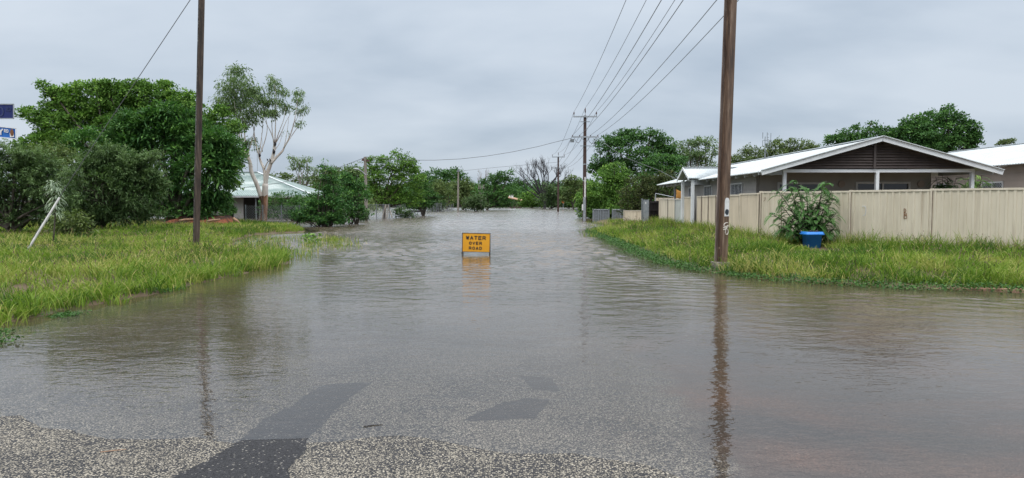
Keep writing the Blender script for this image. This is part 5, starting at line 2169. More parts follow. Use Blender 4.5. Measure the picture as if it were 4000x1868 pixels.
tag(m3.build('sail_post', M['galv']), 'thin grey post with a slanting rail beyond the black palings', 'post')

# ------------------------------------------------------------------ second house on the right
hB = at_frame('house', 'tan boarded house with a broad white roof standing on higher ground beside the corner house', 'house', (26, 38, 1.0))
e2, r2, e2r = 22.0, 27.7, 33.4
z2e, z2r = 3.36, 4.88
roof_sheet(hB, 'roof', M['roof'], (e2, 24, z2e), (e2, 47.5, z2e), (r2, 24, z2r), (r2, 47.5, z2r))
roof_sheet(hB, 'roof', M['roof'], (e2r, 24, z2e), (e2r, 47.5, z2e), (r2, 24, z2r), (r2, 47.5, z2r))
m3 = MB()
m3.bar((r2, 23.98, z2r + 0.03), (r2, 47.52, z2r + 0.03), 0.34, 0.03)
m3.build('ridge_cap', M['roof'], hB)
w2 = [(30.2, 32.6, 1.5, 2.62), (34.6, 36.2, 1.5, 2.62), (39.2, 40.2, 1.5, 2.62)]
W2X = 22.7
boarded_wall(hB, 'side_wall', M['wall_tan'], 'y', W2X, 24.6, 46.5, 0.6, 3.42, w2)
for (a_, b_, z0_, z1_) in w2:
    window(hB, 'y', W2X, a_, b_, z0_, z1_, 2)
m3 = MB()
m3.prism([(W2X + 0.15, 0.6), (32.7, 0.6), (32.7, 3.42), (r2, z2r - 0.12), (W2X + 0.15, 3.42)], 'y', 46.38, 46.5)
m3.build('rear_wall', M['wall_tan'], hB)
m3 = MB()
m3.prism([(W2X + 0.15, 0.6), (32.7, 0.6), (32.7, 3.42), (r2, z2r - 0.12), (W2X + 0.15, 3.42)], 'y', 24.6, 24.72)
m3.build('gable_wall', M['wall_tan'], hB)
yy = 25.0
while yy < 47:
    m3 = MB()
    m3.bar((e2 + 0.06, yy, z2e - 0.08), (W2X - 0.01, yy, z2e + 0.10), 0.05, 0.13)
    m3.build('rafter_end', M['trim'], hB)
    yy += 1.8
za_ = z2r - 0.1
Y_a = 36.6
k_ = Y_a / F
els = [((3979 - 3984) * k_, 60 * k_, 85 * k_, 'v'), ((3979 - 3984) * k_, 90 * k_, 118 * k_, 'v'), (12 * k_, 84 * k_, 0, 'b'), (-5 * k_, 84 * k_, 0, 'b')]
for z_ in (112, 104, 97, 88, 78, 69, 62):
    els.append((7 * k_, z_ * k_, 12 * k_, 'h'))
antenna(((3984 - 2065) * k_, Y_a, za_ - 0.72), 0, 'television antenna on the white roof of the tan boarded house', els, 92 * k_)

# dividing fence between the two houses
df_ = at_frame('dividing_fence', 'low brownish steel fence between the corner house and the tan boarded house', 'fence', (18.7, 28, 0.3))
m3 = MB()
m3.box(18.68, 18.72, 22.0, 46, 0.1, 2.02)
m3.build('panel', M['fence'], df_)
m3 = MB()
m3.box(18.65, 18.75, 22.0, 46, 2.02, 2.08)
m3.build('rail', M['rail'], df_)

# blue tub
q = W(3172, 905, 22.0)
bt = thing('plastic_tub', 'bright blue plastic tub with a wide rim at the foot of the feathery shrub', 'tub', (q.x, 22.0, 0.12))
m3 = MB()


def rrect(cx_, cy_, hx, hy, r, z_, n=4):
    out_ = []
    for sx_, sy_, a0 in ((1, 1, 0), (-1, 1, 90), (-1, -1, 180), (1, -1, 270)):
        for k in range(n + 1):
            a = R(a0 + 90 * k / n)
            out_.append((cx_ + sx_ * (hx - r) + r * math.cos(a), cy_ + sy_ * (hy - r) + r * math.sin(a), z_))
    return out_


rings = [rrect(q.x, 22.0, 0.19, 0.18, 0.04, 0.05), rrect(q.x, 22.0, 0.235, 0.22, 0.05, q.z - 0.10), rrect(q.x, 22.0, 0.285, 0.265, 0.05, q.z - 0.10), rrect(q.x, 22.0, 0.29, 0.27, 0.05, q.z - 0.055),
         rrect(q.x, 22.0, 0.265, 0.245, 0.05, q.z - 0.05), rrect(q.x, 22.0, 0.265, 0.245, 0.05, q.z), rrect(q.x, 22.0, 0.235, 0.215, 0.05, q.z), rrect(q.x, 22.0, 0.19, 0.175, 0.04, 0.12)]
n = len(rings[0])
vs = [p for r in rings for p in r]
fs3 = []
for i in range(len(rings) - 1):
    for k in range(n):
        fs3.append((i * n + k, i * n + (k + 1) % n, (i + 1) * n + (k + 1) % n, (i + 1) * n + k))
fs3.append(tuple(range(n)))
fs3.append(tuple((len(rings) - 1) * n + k for k in range(n)))
m3.add(vs, fs3)
m3.build('tub_body', M['blue'], bt, True)
m3 = MB()
random.seed(4)
for k in range(9):
    a = random.uniform(0, 6.28)
    r_ = random.uniform(0, 0.16)
    c = Vector((q.x + r_ * math.cos(a), 22.0 + r_ * math.sin(a), q.z + random.uniform(-0.02, 0.02)))
    m3.tube([c - Vector((0.07, 0.02, 0.03)), c, c + Vector((0.07, -0.03, -0.02))], [0.03, 0.045, 0.02], 6)
m3.build('black_rubbish', M['black'], bt, True)

# ------------------------------------------------------------------ green roofed house on the left
Yh = 68.0
sh = mpp(Yh)
hx0, hx1 = W(700, 765, Yh).x, W(1229, 765, Yh).x
zE = W(0, 765, Yh).z
rxa, rxb = W(760, 673, Yh + 5).x, W(1005, 673, Yh + 5).x
zR = W(0, 673, Yh + 5).z
hC = thing('house', 'low house with pale green hipped roof standing in the flood behind the white gum', 'house', ((hx0 + hx1) / 2, Yh + 5, 0))
roof_sheet(hC, 'roof', M['old_roof'], (hx0, Yh, zE), (hx1, Yh, zE), (rxa, Yh + 5, zR), (rxb, Yh + 5, zR), 0.22, 0.02)
roof_sheet(hC, 'roof', M['old_roof'], (hx0, Yh + 10, zE), (hx1, Yh + 10, zE), (rxa, Yh + 5, zR), (rxb, Yh + 5, zR), 0.22, 0.02)
roof_sheet(hC, 'roof', M['old_roof'], (hx1, Yh, zE), (hx1, Yh + 10, zE), (rxb, Yh + 5, zR), (rxb, Yh + 5.01, zR), 0.22, 0.02)
roof_sheet(hC, 'roof', M['old_roof'], (hx0, Yh, zE), (hx0, Yh + 10, zE), (rxa, Yh + 5, zR), (rxa, Yh + 5.01, zR), 0.22, 0.02)
m3 = MB()
m3.bar((rxa, Yh + 5, zR + 0.05), (rxb, Yh + 5, zR + 0.05), 0.3, 0.04)
m3.bar((hx1, Yh, zE + 0.04), (rxb, Yh + 5, zR + 0.05), 0.25, 0.04)
m3.build('ridge_cap', M['roof'], hC)
m3 = MB()
m3.box(hx0, hx1, Yh - 0.03, Yh + 0.01, zE - 0.16, zE - 0.035)
m3.build('gutter', M['trim_grey'], hC)
Yw = Yh + 1.6
wl = [(690, 880, 0), (925, 960, 0)]
xw = [W(px, 800, Yw).x for px in (690, 880, 920, 958, 1012, 1215)]
m3 = MB()
m3.box(xw[0], xw[1], Yw, Yw + 0.12, -0.5, zE - 0.05)
m3.box(xw[2], xw[3], Yw - 0.5, Yw - 0.38, -0.5, zE - 0.05)
m3.box(xw[4], xw[5], Yw, Yw + 0.12, -0.5, zE - 0.05)
m3.build('wall', M['wall'], hC)
m3 = MB()
m3.box(xw[0], xw[5], Yh + 4.5, Yh + 4.6, -0.5, zE - 0.02)
m3.build('inner_wall', M['slat'], hC)
m3 = MB()
m3.box(xw[0], xw[5], Yh + 9.2, Yh + 9.3, -0.5, zE - 0.05)
m3.build('rear_wall', M['wall'], hC)
for px in (1000, 895):
    m3 = MB()
    x_ = W(px, 800, Yh + 0.4).x
    m3.box(x_ - 0.05, x_ + 0.05, Yh + 0.35, Yh + 0.45, -0.5, zE - 0.04)
    m3.build('post', M['galv_dark'], hC)
m3 = MB()
x_ = W(1006, 673, Yh + 5).x
m3.tube([(x_, Yh + 5, zR - 0.1), (x_, Yh + 5, W(0, 590, Yh + 5).z)], 0.03, 5)
tag(m3.build('mast', M['galv']), 'thin grey mast standing at the ridge end of the green hipped roof', 'mast')

# small far building between the trees
Yq = 185.0
fb = thing('shed', 'tiny low shed with a brown roof and white tank half hidden by far bushes', 'shed', (W(2010, 790, Yq).x, Yq, 0))
m3 = MB()
a_, b_ = W(1985, 772, Yq), W(2040, 783, Yq)
m3.add([(a_.x, Yq, a_.z), (b_.x, Yq, b_.z), (b_.x, Yq + 6, b_.z + 0.3), (a_.x, Yq + 6, a_.z + 0.5),
        (a_.x, Yq, a_.z - 0.2), (b_.x, Yq, b_.z - 0.2), (b_.x, Yq + 6, b_.z + 0.1), (a_.x, Yq + 6, a_.z + 0.3)],
       [(0, 1, 2, 3), (7, 6, 5, 4), (0, 4, 5, 1), (1, 5, 6, 2), (2, 6, 7, 3), (3, 7, 4, 0)])
m3.build('roof', M['log'], fb)
m3 = MB()
m3.box(a_.x + 0.3, b_.x - 0.3, Yq + 0.6, Yq + 5, -0.4, b_.z - 0.3)
m3.build('wall', M['rust_dark'], fb)
m3 = MB()
m3.tube([(W(1997, 0, Yq + 3).x, Yq + 3, W(0, 776, Yq + 3).z), (W(1997, 0, Yq + 3).x, Yq + 3, W(0, 761, Yq + 3).z)], 0.55, 10)
m3.build('tank', M['trim'], fb)

# ------------------------------------------------------------------ wire mesh fence on the flooded left
mf = at_frame('wire_fence', 'long wire mesh fence with leaning posts standing in the water along the flooded yards', 'fence', (-14.0, 80, 0))
m3 = MB()
m3.add([(-14.3, 49, -0.3), (-14.3, 135, -0.3), (-14.3, 135, 1.35), (-14.3, 49, 1.35)], [(0, 1, 2, 3)])
m3.build('mesh', M['chain'], mf)
random.seed(11)
yy = 51.0
while yy < 135:
    m3 = MB()
    l_ = random.choice([0, 0, 0, 0.25, -0.3]) * random.random()
    m3.tube([(-14.3, yy, -0.4), (-14.3 + l_ * 0.5, yy + l_ * 1.5, 1.45)], 0.04, 6)
    m3.build('post', M['galv_dark'], mf)
    yy += 3.1
m3 = MB()
m3.tube([(-14.3, 49, 1.36), (-14.3, 135, 1.36)], 0.022, 4)
m3.build('rail', M['galv_dark'], mf)
mf2 = thing('wire_fence', 'wire mesh fence crossing the flooded yard before the dark hedge and the white gum', 'fence', (-15.5, 47, 0))
m3 = MB()
xa, xb = W(960, 860, 47).x, W(1215, 860, 47).x
m3.add([(xa, 47, -0.3), (xb, 47, -0.3), (xb, 47, 1.4), (xa, 47, 1.4)], [(0, 1, 2, 3)])
m3.build('mesh', M['chain'], mf2)
for px in (960, 1027, 1100, 1170, 1215):
    m3 = MB()
    x_ = W(px, 860, 47).x
    m3.tube([(x_, 47, -0.4), (x_, 47, 1.45)], 0.04, 6)
    m3.build('post', M['galv_dark'], mf2)
m3 = MB()
m3.tube([W(1017, 888, 47), W(1033, 838, 47)], 0.035, 6)
m3.build('brace', M['pole_grey'], mf2)
m3 = MB()
m3.tube([W(1145, 888, 46.8), W(1180, 850, 46.9)], 0.07, 6)
tag(m3.build('fallen_branch', M['dead_wood']), 'dark branch slanting out of the water beside the glossy flooded bush', 'branch')
# leaning stakes round the tree in the water
for (xa, ya, xb, yb, lab) in ((1493, 855, 1506, 800, 'grey stake leaning inward beside the forked trunk, furthest from the wire fence end'), (1508, 855, 1507, 800, 'upright grey stake against the forked trunk in the water'), (1514, 852, 1517, 800, 'second upright stake just past the forked trunk'), (1532, 850, 1522, 820, 'short leaning stake nearest the dark dense tree')):
    m3 = MB()
    m3.tube([W(xa, ya, 68), W(xb, yb, 68.3)], 0.06, 5)
    tag(m3.build('wooden_stake', M['pole_grey']), lab, 'stake', 'stakes round the flooded tree')
m3 = MB()
a_ = W(1590, 826, 90)
b_ = W(1652, 826, 90)
m3.box(a_.x, b_.x, 90, 91.2, a_.z - 0.12, a_.z + 0.12)
m3.box(a_.x + 0.2, a_.x + 0.3, 90.2, 90.3, -0.4, a_.z - 0.12)
m3.box(b_.x - 0.3, b_.x - 0.2, 90.2, 90.3, -0.4, a_.z - 0.12)
tag(m3.build('trailer_bed', M['iron']), 'long dark flat platform just above the water behind the wire fence', 'platform')

# ------------------------------------------------------------------ mound, white stick, sapling
m3 = MB()
random.seed(8)
vs, fs4 = [], []
nu, nv = 46, 12
xa, xb = W(590, 870, 43.5).x, W(935, 870, 43.5).x
for i in range(nu + 1):
    for j in range(nv + 1):
        u, v = i / nu, j / nv
        x_ = xa + (xb - xa) * u
        y_ = 42.0 + 3.2 * v
        e_ = math.sin(math.pi * v) ** 0.6 * min(1, 6 * u, 9 * (1 - u))
        h_ = (0.26 + 0.40 * float(vnoise(np.array([x_]), np.array([y_]), 0.9, 3)[0]) + 0.25 * float(vnoise(np.array([x_]), np.array([y_]), 3.1, 5)[0])) * e_
        vs.append((x_, y_, 0.12 + h_ - 0.1 * (1 - e_)))
for i in range(nu):
    for j in range(nv):
        a = i * (nv + 1) + j
        fs4.append((a, a + nv + 1, a + nv + 2, a + 1))
m3.add(vs, fs4)
tag(m3.build('dirt_mound', M['dirt'], None, True), 'long heap of red earth under the big trees at the edge of the flooded yard', 'mound')
for k, (xa, ya, xb, yb, lab) in enumerate(((912, 852, 937, 872, 'pale broken log lying on the end of the red earth heap'), (700, 862, 760, 856, 'pale log lying along the middle of the red earth heap'), (810, 864, 860, 858, 'short pale log on the red earth heap beside its reddest part'))):
    m3 = MB()
    m3.tube([W(xa, ya, 41.9), W((xa + xb) / 2, (ya + yb) / 2 - 1, 41.9), W(xb, yb, 41.9)], [0.06, 0.07, 0.05], 7)
    tag(m3.build('log', M['log'], None, True), lab, 'log', 'logs on the earth heap')

m3 = MB()
a_, b_ = W(86, 996, 20.3), W(233, 772, 20.9)
m3.tube([a_ - Vector((0.05, 0, 0.2)), a_.lerp(b_, 0.5) + Vector((0.02, 0, -0.03)), b_], [0.032, 0.032, 0.030], 8)
tag(m3.build('white_post', M['stick']), 'leaning thin white post stuck in the grass bank by the silvery sapling', 'post')

# silvery sapling with long narrow drooping leaves
Yv = 23.3
v0 = W(206, 968, Yv)
zg = tz(v0.x, Yv)
sap = thing('sapling', 'young silvery sapling with drooping narrow leaves on a thin dark stem in the grass', 'sapling', (v0.x, Yv, zg))
m3 = MB()
st_pts = [Vector((v0.x, Yv, zg - 0.1)), W(212, 900, Yv), W(216, 830, Yv), W(218, 770, Yv), W(206, 715, Yv)]
m3.tube(st_pts, [0.028, 0.024, 0.02, 0.014, 0.008], 7)
m3.build('stem', M['bark'], sap, True)
g_ = np.random.default_rng(5)
Vl, Ql, Tl = [], [], []
cnt = 0
for px, py, k, L_ in [(206, 712, 26, 0.36), (200, 725, 24, 0.36), (212, 735, 26, 0.42), (216, 752, 26, 0.44), (218, 770, 28, 0.46), (218, 790, 24, 0.44), (217, 810, 24, 0.42), (216, 830, 20, 0.42), (220, 845, 12, 0.3), (225, 740, 12, 0.4)]:
    c = W(px, py, Yv)
    for _ in range(k):
        a = g_.random() * 6.283
        el_ = g_.uniform(-0.15, 0.75)
        d = Vector((math.cos(a), math.sin(a), 0))
        l = L_ * g_.uniform(0.7, 1.15)
        side = Vector((-d.y, d.x, 0)) * 0.013
        tt = g_.random()
        pts = []
        for u in (0.05, 0.35, 0.7, 1.0):
            pts.append(c + d * l * u * (1 - 0.25 * u) + Vector((0, 0, l * (el_ * u - 0.62 * u * u))))
        for i, p in enumerate(pts):
            w_ = (0.6, 1.0, 0.8, 0.15)[i]
            Vl += [tuple(p - side * w_), tuple(p + side * w_)]
            Tl += [tt, tt]
        for i in range(3):
            Ql.append((cnt + 2 * i, cnt + 2 * i + 1, cnt + 2 * i + 3, cnt + 2 * i + 2))
        cnt += 8
np_mesh('foliage', np.array(Vl), np.array(Ql), M['leaf_silver'], sap, {'tint': np.array(Tl)}, org=(v0.x, Yv, zg))


# feathery shrub at the fence: stems with compound leaves
def fern_shrub(name, label, Y, base, stems, nfr, fl, seed, group=None, matk='leaf_fern', dens=1.0):
    g = np.random.default_rng(seed)
    random.seed(seed)
    b0 = W(base[0], base[1], Y)
    zg = tz(b0.x, Y)
    o = thing(name, label, 'shrub', (b0.x, Y, zg), 0, group)
    mbx = MB()
    Vl, Ql, Tl = [], [], []
    cnt = 0
    for (tx_, ty_) in stems:
        yy_ = Y + random.uniform(-0.5, 0.25)
        top = W(tx_, ty_, yy_)
        st = Vector((b0.x + random.uniform(-0.12, 0.12), Y, zg - 0.05))
        pts = []
        for i in range(9):
            u = i / 8
            p = st.lerp(top, u)
            p.z += 0.10 * math.sin(math.pi * u) * (top - st).length * 0.6
            pts.append(p)
        mbx.tube(pts, [0.022 * (1 - u / 9.5) + 0.004 for u in range(9)], 6, cap=False)
        for k in range(nfr):
            u = 0.30 + 0.70 * (k / nfr) ** 0.8
            i = min(int(u * 8), 7)
            c = pts[i].lerp(pts[i + 1], u * 8 - i)
            a = k * 2.4 + g.random()
            el_ = g.uniform(0.05, 0.75)
            d = Vector((math.cos(a), math.sin(a) * 0.8, 0)).normalized()
            l = fl * g.uniform(0.7, 1.2)
            tt0 = float(np.clip(0.5 + 0.22 * g.normal(), 0, 1))
            rach = []
            for m_ in range(13):
                w = m_ / 12
                rach.append(c + d * l * w * (1 - 0.2 * w) + Vector((0, 0, l * (el_ * w - 0.75 * w * w))))
            sd_v = Vector((-d.y, d.x, 0))
            for m_ in range(1, 13):
                ax = (rach[m_] - rach[m_ - 1]).normalized()
                ll = 0.105 * l / 0.45 * math.sin(math.pi * min(0.95, (0.18 + 0.75 * m_ / 12)))
                for s_s in (-1, 1):
                    dirl = (sd_v * s_s + ax * 0.45 + Vector((0, 0, -0.22))).normalized()
                    p = rach[m_]
                    wv = ax * 0.024 * l / 0.45
                    Vl += [tuple(p - wv * 0.5), tuple(p + dirl * ll * 0.5 + wv), tuple(p + dirl * ll), tuple(p + dirl * ll * 0.5 - wv)]
                    tv = float(np.clip(tt0 + 0.1 * g.normal(), 0, 1))
                    Tl += [tv] * 4
                    Ql.append((cnt, cnt + 1, cnt + 2, cnt + 3))
                    cnt += 4
            mbx.tube([rach[0], rach[6], rach[12]], [0.005, 0.004, 0.002], 3, cap=False)
    mbx.build('stem', M['bark'], o, True)
    np_mesh('foliage', np.array(Vl), np.array(Ql), M[matk], o, {'tint': np.array(Tl)}, org=(b0.x, Y, zg))
    return o


fern_shrub('feathery_shrub', 'feathery green shrub growing in front of the cream fence behind the blue tub', 22.7, (3165, 925),
           [(3035, 745), (3050, 800), (3075, 850), (3080, 715), (3110, 705), (3130, 760), (3150, 730), (3170, 800), (3205, 790), (3215, 720), (3230, 705), (3250, 745), (3262, 770),
            (3060, 900), (3240, 860), (3120, 860), (3100, 790), (3190, 850), (3012, 835), (3035, 880), (3270, 830), (3262, 890)], 18, 0.46, 17)
fern_shrub('feathery_shrub', 'feathery green bush behind the cream fence beside the end veranda post', 27.4, (3700, 770), [(3655, 690), (3680, 685), (3700, 690), (3735, 695), (3690, 720), (3660, 720)], 16, 0.5, 19)
fern_shrub('feathery_shrub', 'light green bush behind the cream fence in front of the tan boarded wall', 27.6, (3800, 770), [(3780, 690), (3810, 680), (3835, 685), (3840, 705), (3800, 710), (3770, 715)], 16, 0.5, 20, matk='leaf_bright')

# broad-leaved weed in the shallow water
wp = G(1212, 950)
wd = thing('broad_leaved_weed', 'small clump of broad bright green leaves standing in the shallow water off the grass bank', 'weed', (wp.x, wp.y, 0))
g_ = np.random.default_rng(12)
Vl, Ql, Tl = [], [], []
for k in range(70):
    c = Vector((wp.x + g_.normal() * 0.20, wp.y + g_.normal() * 0.15, 0.02 + abs(g_.normal()) * 0.13))
    if k < 26:
        c = Vector((wp.x + 0.05 + g_.normal() * 0.16, wp.y, 0.22 + g_.random() * 0.16))
    d = unit(g_.normal(size=3) * np.array([1, 1, 0.6]))
    n_ = unit(np.array([g_.normal() * 0.5, -0.6, 0.8 + g_.normal() * 0.3]))
    s_v = Vector(unit(np.cross(d, n_)))
    d = Vector(d)
    l = g_.uniform(0.10, 0.17)
    b = len(Vl)
    Vl += [tuple(c), tuple(c + d * l * 0.45 + s_v * l * 0.42), tuple(c + d * l), tuple(c + d * l * 0.45 - s_v * l * 0.42)]
    Ql.append((b, b + 1, b + 2, b + 3))
    Tl += [float(g_.random())] * 4
np_mesh('foliage', np.array(Vl), np.array(Ql), M['leaf_bright'], wd, {'tint': np.array(Tl)}, org=(wp.x, wp.y, 0))

for k, (xa, ya, xb, yb, m_, lab) in enumerate(((392, 1774, 493, 1762, 'log', 'thin tan reed lying on the wet stones at the waterline'), (1420, 1668, 1496, 1660, 'dead_wood', 'thin dark twig on the pale stones beside the bitumen patch'))):
    a_, b_ = G(xa, ya), G(xb, yb)
    m3 = MB()
    za, zb2 = tz(a_.x, a_.y) + 0.012, tz(b_.x, b_.y) + 0.012
    m3.tube([(a_.x, a_.y, za), ((a_.x + b_.x) / 2, (a_.y + b_.y) / 2 + 0.006, (za + zb2) / 2), (b_.x, b_.y, zb2)], [0.003, 0.0035, 0.002], 5)
    tag(m3.build('twig', M[m_]), lab, 'twig')

# ------------------------------------------------------------------ white gum
Yg = 51.0


def Z2(x, y, dy=0.0):
    return W(600 + x / 1.504, 200 + y / 1.504, Yg + dy)


gb = Z2(645, 1020)
gum = thing('gum_tree', 'tall white barked gum with upswept limbs and feathery tops before the green roof', 'tree', (gb.x, Yg, -0.3))
mb = MB()
random.seed(21)


def gl(pts, r0, r1, dys=None, jitter=0.0):
    P = []
    k = len(pts)
    for i, (x, y) in enumerate(pts):
        dy = 0 if dys is None else dys[0] + (dys[1] - dys[0]) * i / (k - 1)
        P.append(Z2(x, y, dy))
    # smooth
    Q_ = []
    for i in range(k - 1):
        p0, p1, p2, p3_ = P[max(i - 1, 0)], P[i], P[i + 1], P[min(i + 2, k - 1)]
        for s in range(4):
            t_ = s / 4
            Q_.append(0.5 * ((2 * p1) + (-p0 + p2) * t_ + (2 * p0 - 5 * p1 + 4 * p2 - p3_) * t_ ** 2 + (-p0 + 3 * p1 - 3 * p2 + p3_) * t_ ** 3))
    Q_.append(P[-1])
    m_ = len(Q_)
    mb.tube(Q_, [r0 + (r1 - r0) * i / (m_ - 1) for i in range(m_)], 8, cap=True)


gl([(642, 1035), (648, 960), (654, 870), (656, 780)], 0.26, 0.21)
gl([(655, 790), (668, 720), (690, 655), (705, 600), (712, 540)], 0.17, 0.10, (0, 0.1))
gl([(652, 900), (630, 850), (605, 780), (575, 710), (565, 650), (545, 610), (528, 575)], 0.17, 0.11, (0, -0.3))
gl([(575, 680), (560, 640), (555, 600), (545, 565)], 0.10, 0.08, (-0.2, 0.2))
gl([(655, 770), (650, 700), (630, 650), (620, 615)], 0.12, 0.07, (0, 0.3))
gl([(652, 690), (668, 655), (682, 640)], 0.05, 0.03, (0, -0.2))
gl([(690, 660), (725, 620), (755, 590), (765, 570)], 0.11, 0.06, (0, 0.2))
shoots = [([(528, 575), (505, 500), (490, 420), (480, 340), (470, 270)], 0.055, 0.015), ([(530, 580), (515, 480), (505, 400), (520, 300), (530, 220)], 0.05, 0.012),
          ([(540, 570), (535, 480), (540, 380), (560, 290)], 0.05, 0.012), ([(545, 565), (530, 460), (515, 360), (480, 240), (470, 150)], 0.05, 0.01),
          ([(535, 570), (500, 520), (470, 440), (430, 370)], 0.035, 0.01), ([(555, 600), (585, 500), (600, 400), (610, 300)], 0.04, 0.012),
          ([(620, 615), (600, 540), (588, 460), (575, 380), (570, 300)], 0.05, 0.012), ([(622, 615), (650, 540), (668, 450), (650, 360), (640, 300)], 0.04, 0.01),
          ([(620, 600), (635, 500), (640, 400), (600, 260)], 0.035, 0.01),
          ([(712, 540), (715, 470), (718, 380), (720, 280), (712, 200)], 0.05, 0.012), ([(710, 540), (690, 480), (665, 430), (645, 390)], 0.04, 0.012),
          ([(714, 545), (735, 480), (765, 400), (775, 330)], 0.04, 0.012), ([(708, 560), (695, 440), (700, 330), (690, 230)], 0.04, 0.01),
          ([(765, 570), (800, 500), (825, 420), (838, 340), (848, 270)], 0.055, 0.012), ([(765, 572), (790, 530), (830, 470), (865, 420), (885, 370)], 0.04, 0.01),
          ([(712, 550), (750, 480), (775, 420), (810, 360)], 0.04, 0.01), ([(765, 570), (780, 500), (790, 430), (795, 380)], 0.03, 0.008),
          ([(820, 430), (845, 390), (860, 350)], 0.02, 0.008), ([(700, 600), (740, 540), (760, 470)], 0.03, 0.008), ([(630, 560), (640, 590), (634, 480)], 0.02, 0.008)]
for pts, r0, r1 in shoots:
    d0_ = random.uniform(-0.3, 0.3)
    gl(pts, r0, r1, (0, d0_ * 3))
mb.build('trunk', M['gum_bark'], gum, True)
for (x, y, r_) in ((531, 560, 0.16), (545, 540, 0.13), (705, 590, 0.11), (713, 545, 0.09), (622, 612, 0.09), (683, 640, 0.07), (668, 638, 0.05)):
    c = Z2(x, y, -0.1)
    mb = MB()
    mb.tube([c + Vector((0, 0, -r_ * 1.3)), c + Vector((0.03, -0.02, 0)), c + Vector((-0.03, 0, r_ * 1.4))], [r_ * 0.7, r_, r_ * 0.4], 7)
    mb.build('burnt_stub', M['bark_burnt'], gum, True)
gbl = []
sG = mpp(Yg) / 1.504
for (x, y, a, b, n_) in [(470, 130, 40, 50, 1), (510, 110, 45, 25, 1), (440, 215, 60, 60, 1), (520, 200, 80, 70, 1), (590, 220, 50, 50, 1), (395, 300, 45, 40, 1), (470, 300, 90, 50, 1), (450, 350, 70, 35, 1),
                         (560, 290, 70, 50, 1), (625, 265, 30, 35, 1), (520, 370, 60, 30, 1), (600, 350, 45, 35, 1), (700, 165, 32, 32, 1), (700, 215, 50, 40, 1), (755, 240, 28, 20, 1), (690, 300, 45, 35, 1),
                         (650, 290, 35, 30, 1), (740, 300, 30, 25, 1), (775, 330, 30, 28, 1), (690, 360, 50, 22, 1), (848, 245, 25, 32, 1), (845, 290, 28, 22, 1), (885, 345, 25, 22, 1), (850, 350, 20, 15, 1),
                         (858, 425, 20, 18, 1), (780, 480, 14, 12, 1), (565, 530, 28, 30, 1), (600, 560, 22, 22, 1), (640, 355, 40, 20, 1), (590, 400, 50, 30, 1), (530, 430, 40, 25, 1)]:
    c = Z2(x, y, random.uniform(-0.8, 0.8))
    gbl.append(((c.x, c.y, c.z), (a * sG, (a + b) / 2 * sG * 1.1, b * sG)))
V, Qd, tint, cc = leaf_mesh(gbl, 760, 16, 0.30, 0.22, 0.028, 'droop', 0.45, 0.8, 77)
np_mesh('crown', V, Qd, M['leaf_gum'], gum, {'tint': tint}, org=(gb.x, Yg, -0.3))


# ------------------------------------------------------------------ trees
# the mass on the left
tree('broad_tree', 'huge bright topped tree rising behind the darker feathery tree and the weathered pole', 'tree', 47, (560, 880),
     [(260, 420, 90, 75), (235, 520, 80, 100), (330, 390, 120, 60), (430, 375, 90, 45), (520, 370, 90, 45), (600, 385, 80, 50), (690, 420, 80, 60), (760, 470, 80, 60), (850, 500, 80, 70), (890, 590, 60, 90), (900, 690, 40, 60),
      (350, 500, 200, 110), (600, 500, 220, 110), (300, 620, 200, 110), (800, 600, 120, 120), (200, 600, 60, 60), (640, 350, 30, 25), (560, 345, 20, 22), (170, 335, 12, 14), (205, 360, 25, 20), (380, 345, 40, 20), (730, 385, 25, 30), (140, 470, 20, 12)],
     'leaf_mid', 3600, 24, 0.34, 0.17, 0.055, 'broad', 'bark', 0.20, seed=31, limbs=60, depth=0.5, shell=0.9)
tree('feathery_tree', 'dark green feathery tree with drooping sprays hanging over the red earth heap', 'tree', 43.5, (700, 885),
     [(560, 500, 90, 60), (470, 520, 60, 50), (680, 470, 90, 50), (640, 440, 50, 30), (860, 560, 60, 50), (900, 620, 50, 40), (330, 560, 70, 50), (560, 530, 110, 70), (680, 510, 110, 60), (780, 560, 100, 80), (500, 600, 90, 90), (620, 620, 180, 110), (780, 660, 130, 110), (830, 740, 70, 60), (870, 650, 45, 50), (700, 760, 150, 90), (560, 760, 110, 80), (800, 800, 70, 45), (740, 830, 90, 35)],
     'leaf_feather', 1500, 18, 0.40, 0.34, 0.05, 'spray', 'bark', 0.25, seed=32, limbs=40, depth=0.6, shell=0.9, low=0.5)
tree('grey_acacia', 'grey green fine leaved bush with upswept pale sprays between the sapling and the dark trees', 'bush', 33, (385, 915),
     [(400, 640, 70, 60), (470, 690, 80, 70), (520, 650, 50, 35), (560, 640, 40, 20), (380, 750, 130, 110), (520, 760, 90, 90), (450, 830, 150, 60), (330, 690, 60, 60), (300, 820, 70, 60), (580, 720, 40, 40), (430, 600, 30, 30), (350, 640, 30, 30)],
     'leaf_grey', 1000, 18, 0.28, 0.22, 0.022, 'spray', 'bark', 0.10, seed=33, limbs=60, depth=0.8, stems=4, shell=0.8, low=0.35)
tree('grey_acacia', 'loose dark acacia at the picture edge with sky showing through behind the leaning white post', 'bush', 30, (65, 925),
     [(60, 620, 70, 45), (140, 650, 80, 60), (-40, 640, 70, 60), (30, 700, 100, 60), (160, 720, 90, 70), (-60, 760, 80, 90), (60, 790, 110, 70), (200, 790, 60, 60), (120, 850, 80, 40), (-40, 860, 90, 60)],
     'leaf_grey', 760, 15, 0.28, 0.18, 0.028, 'spray', 'bark', 0.12, seed=34, limbs=70, depth=0.8, stems=3, shell=0.8, low=0.4)
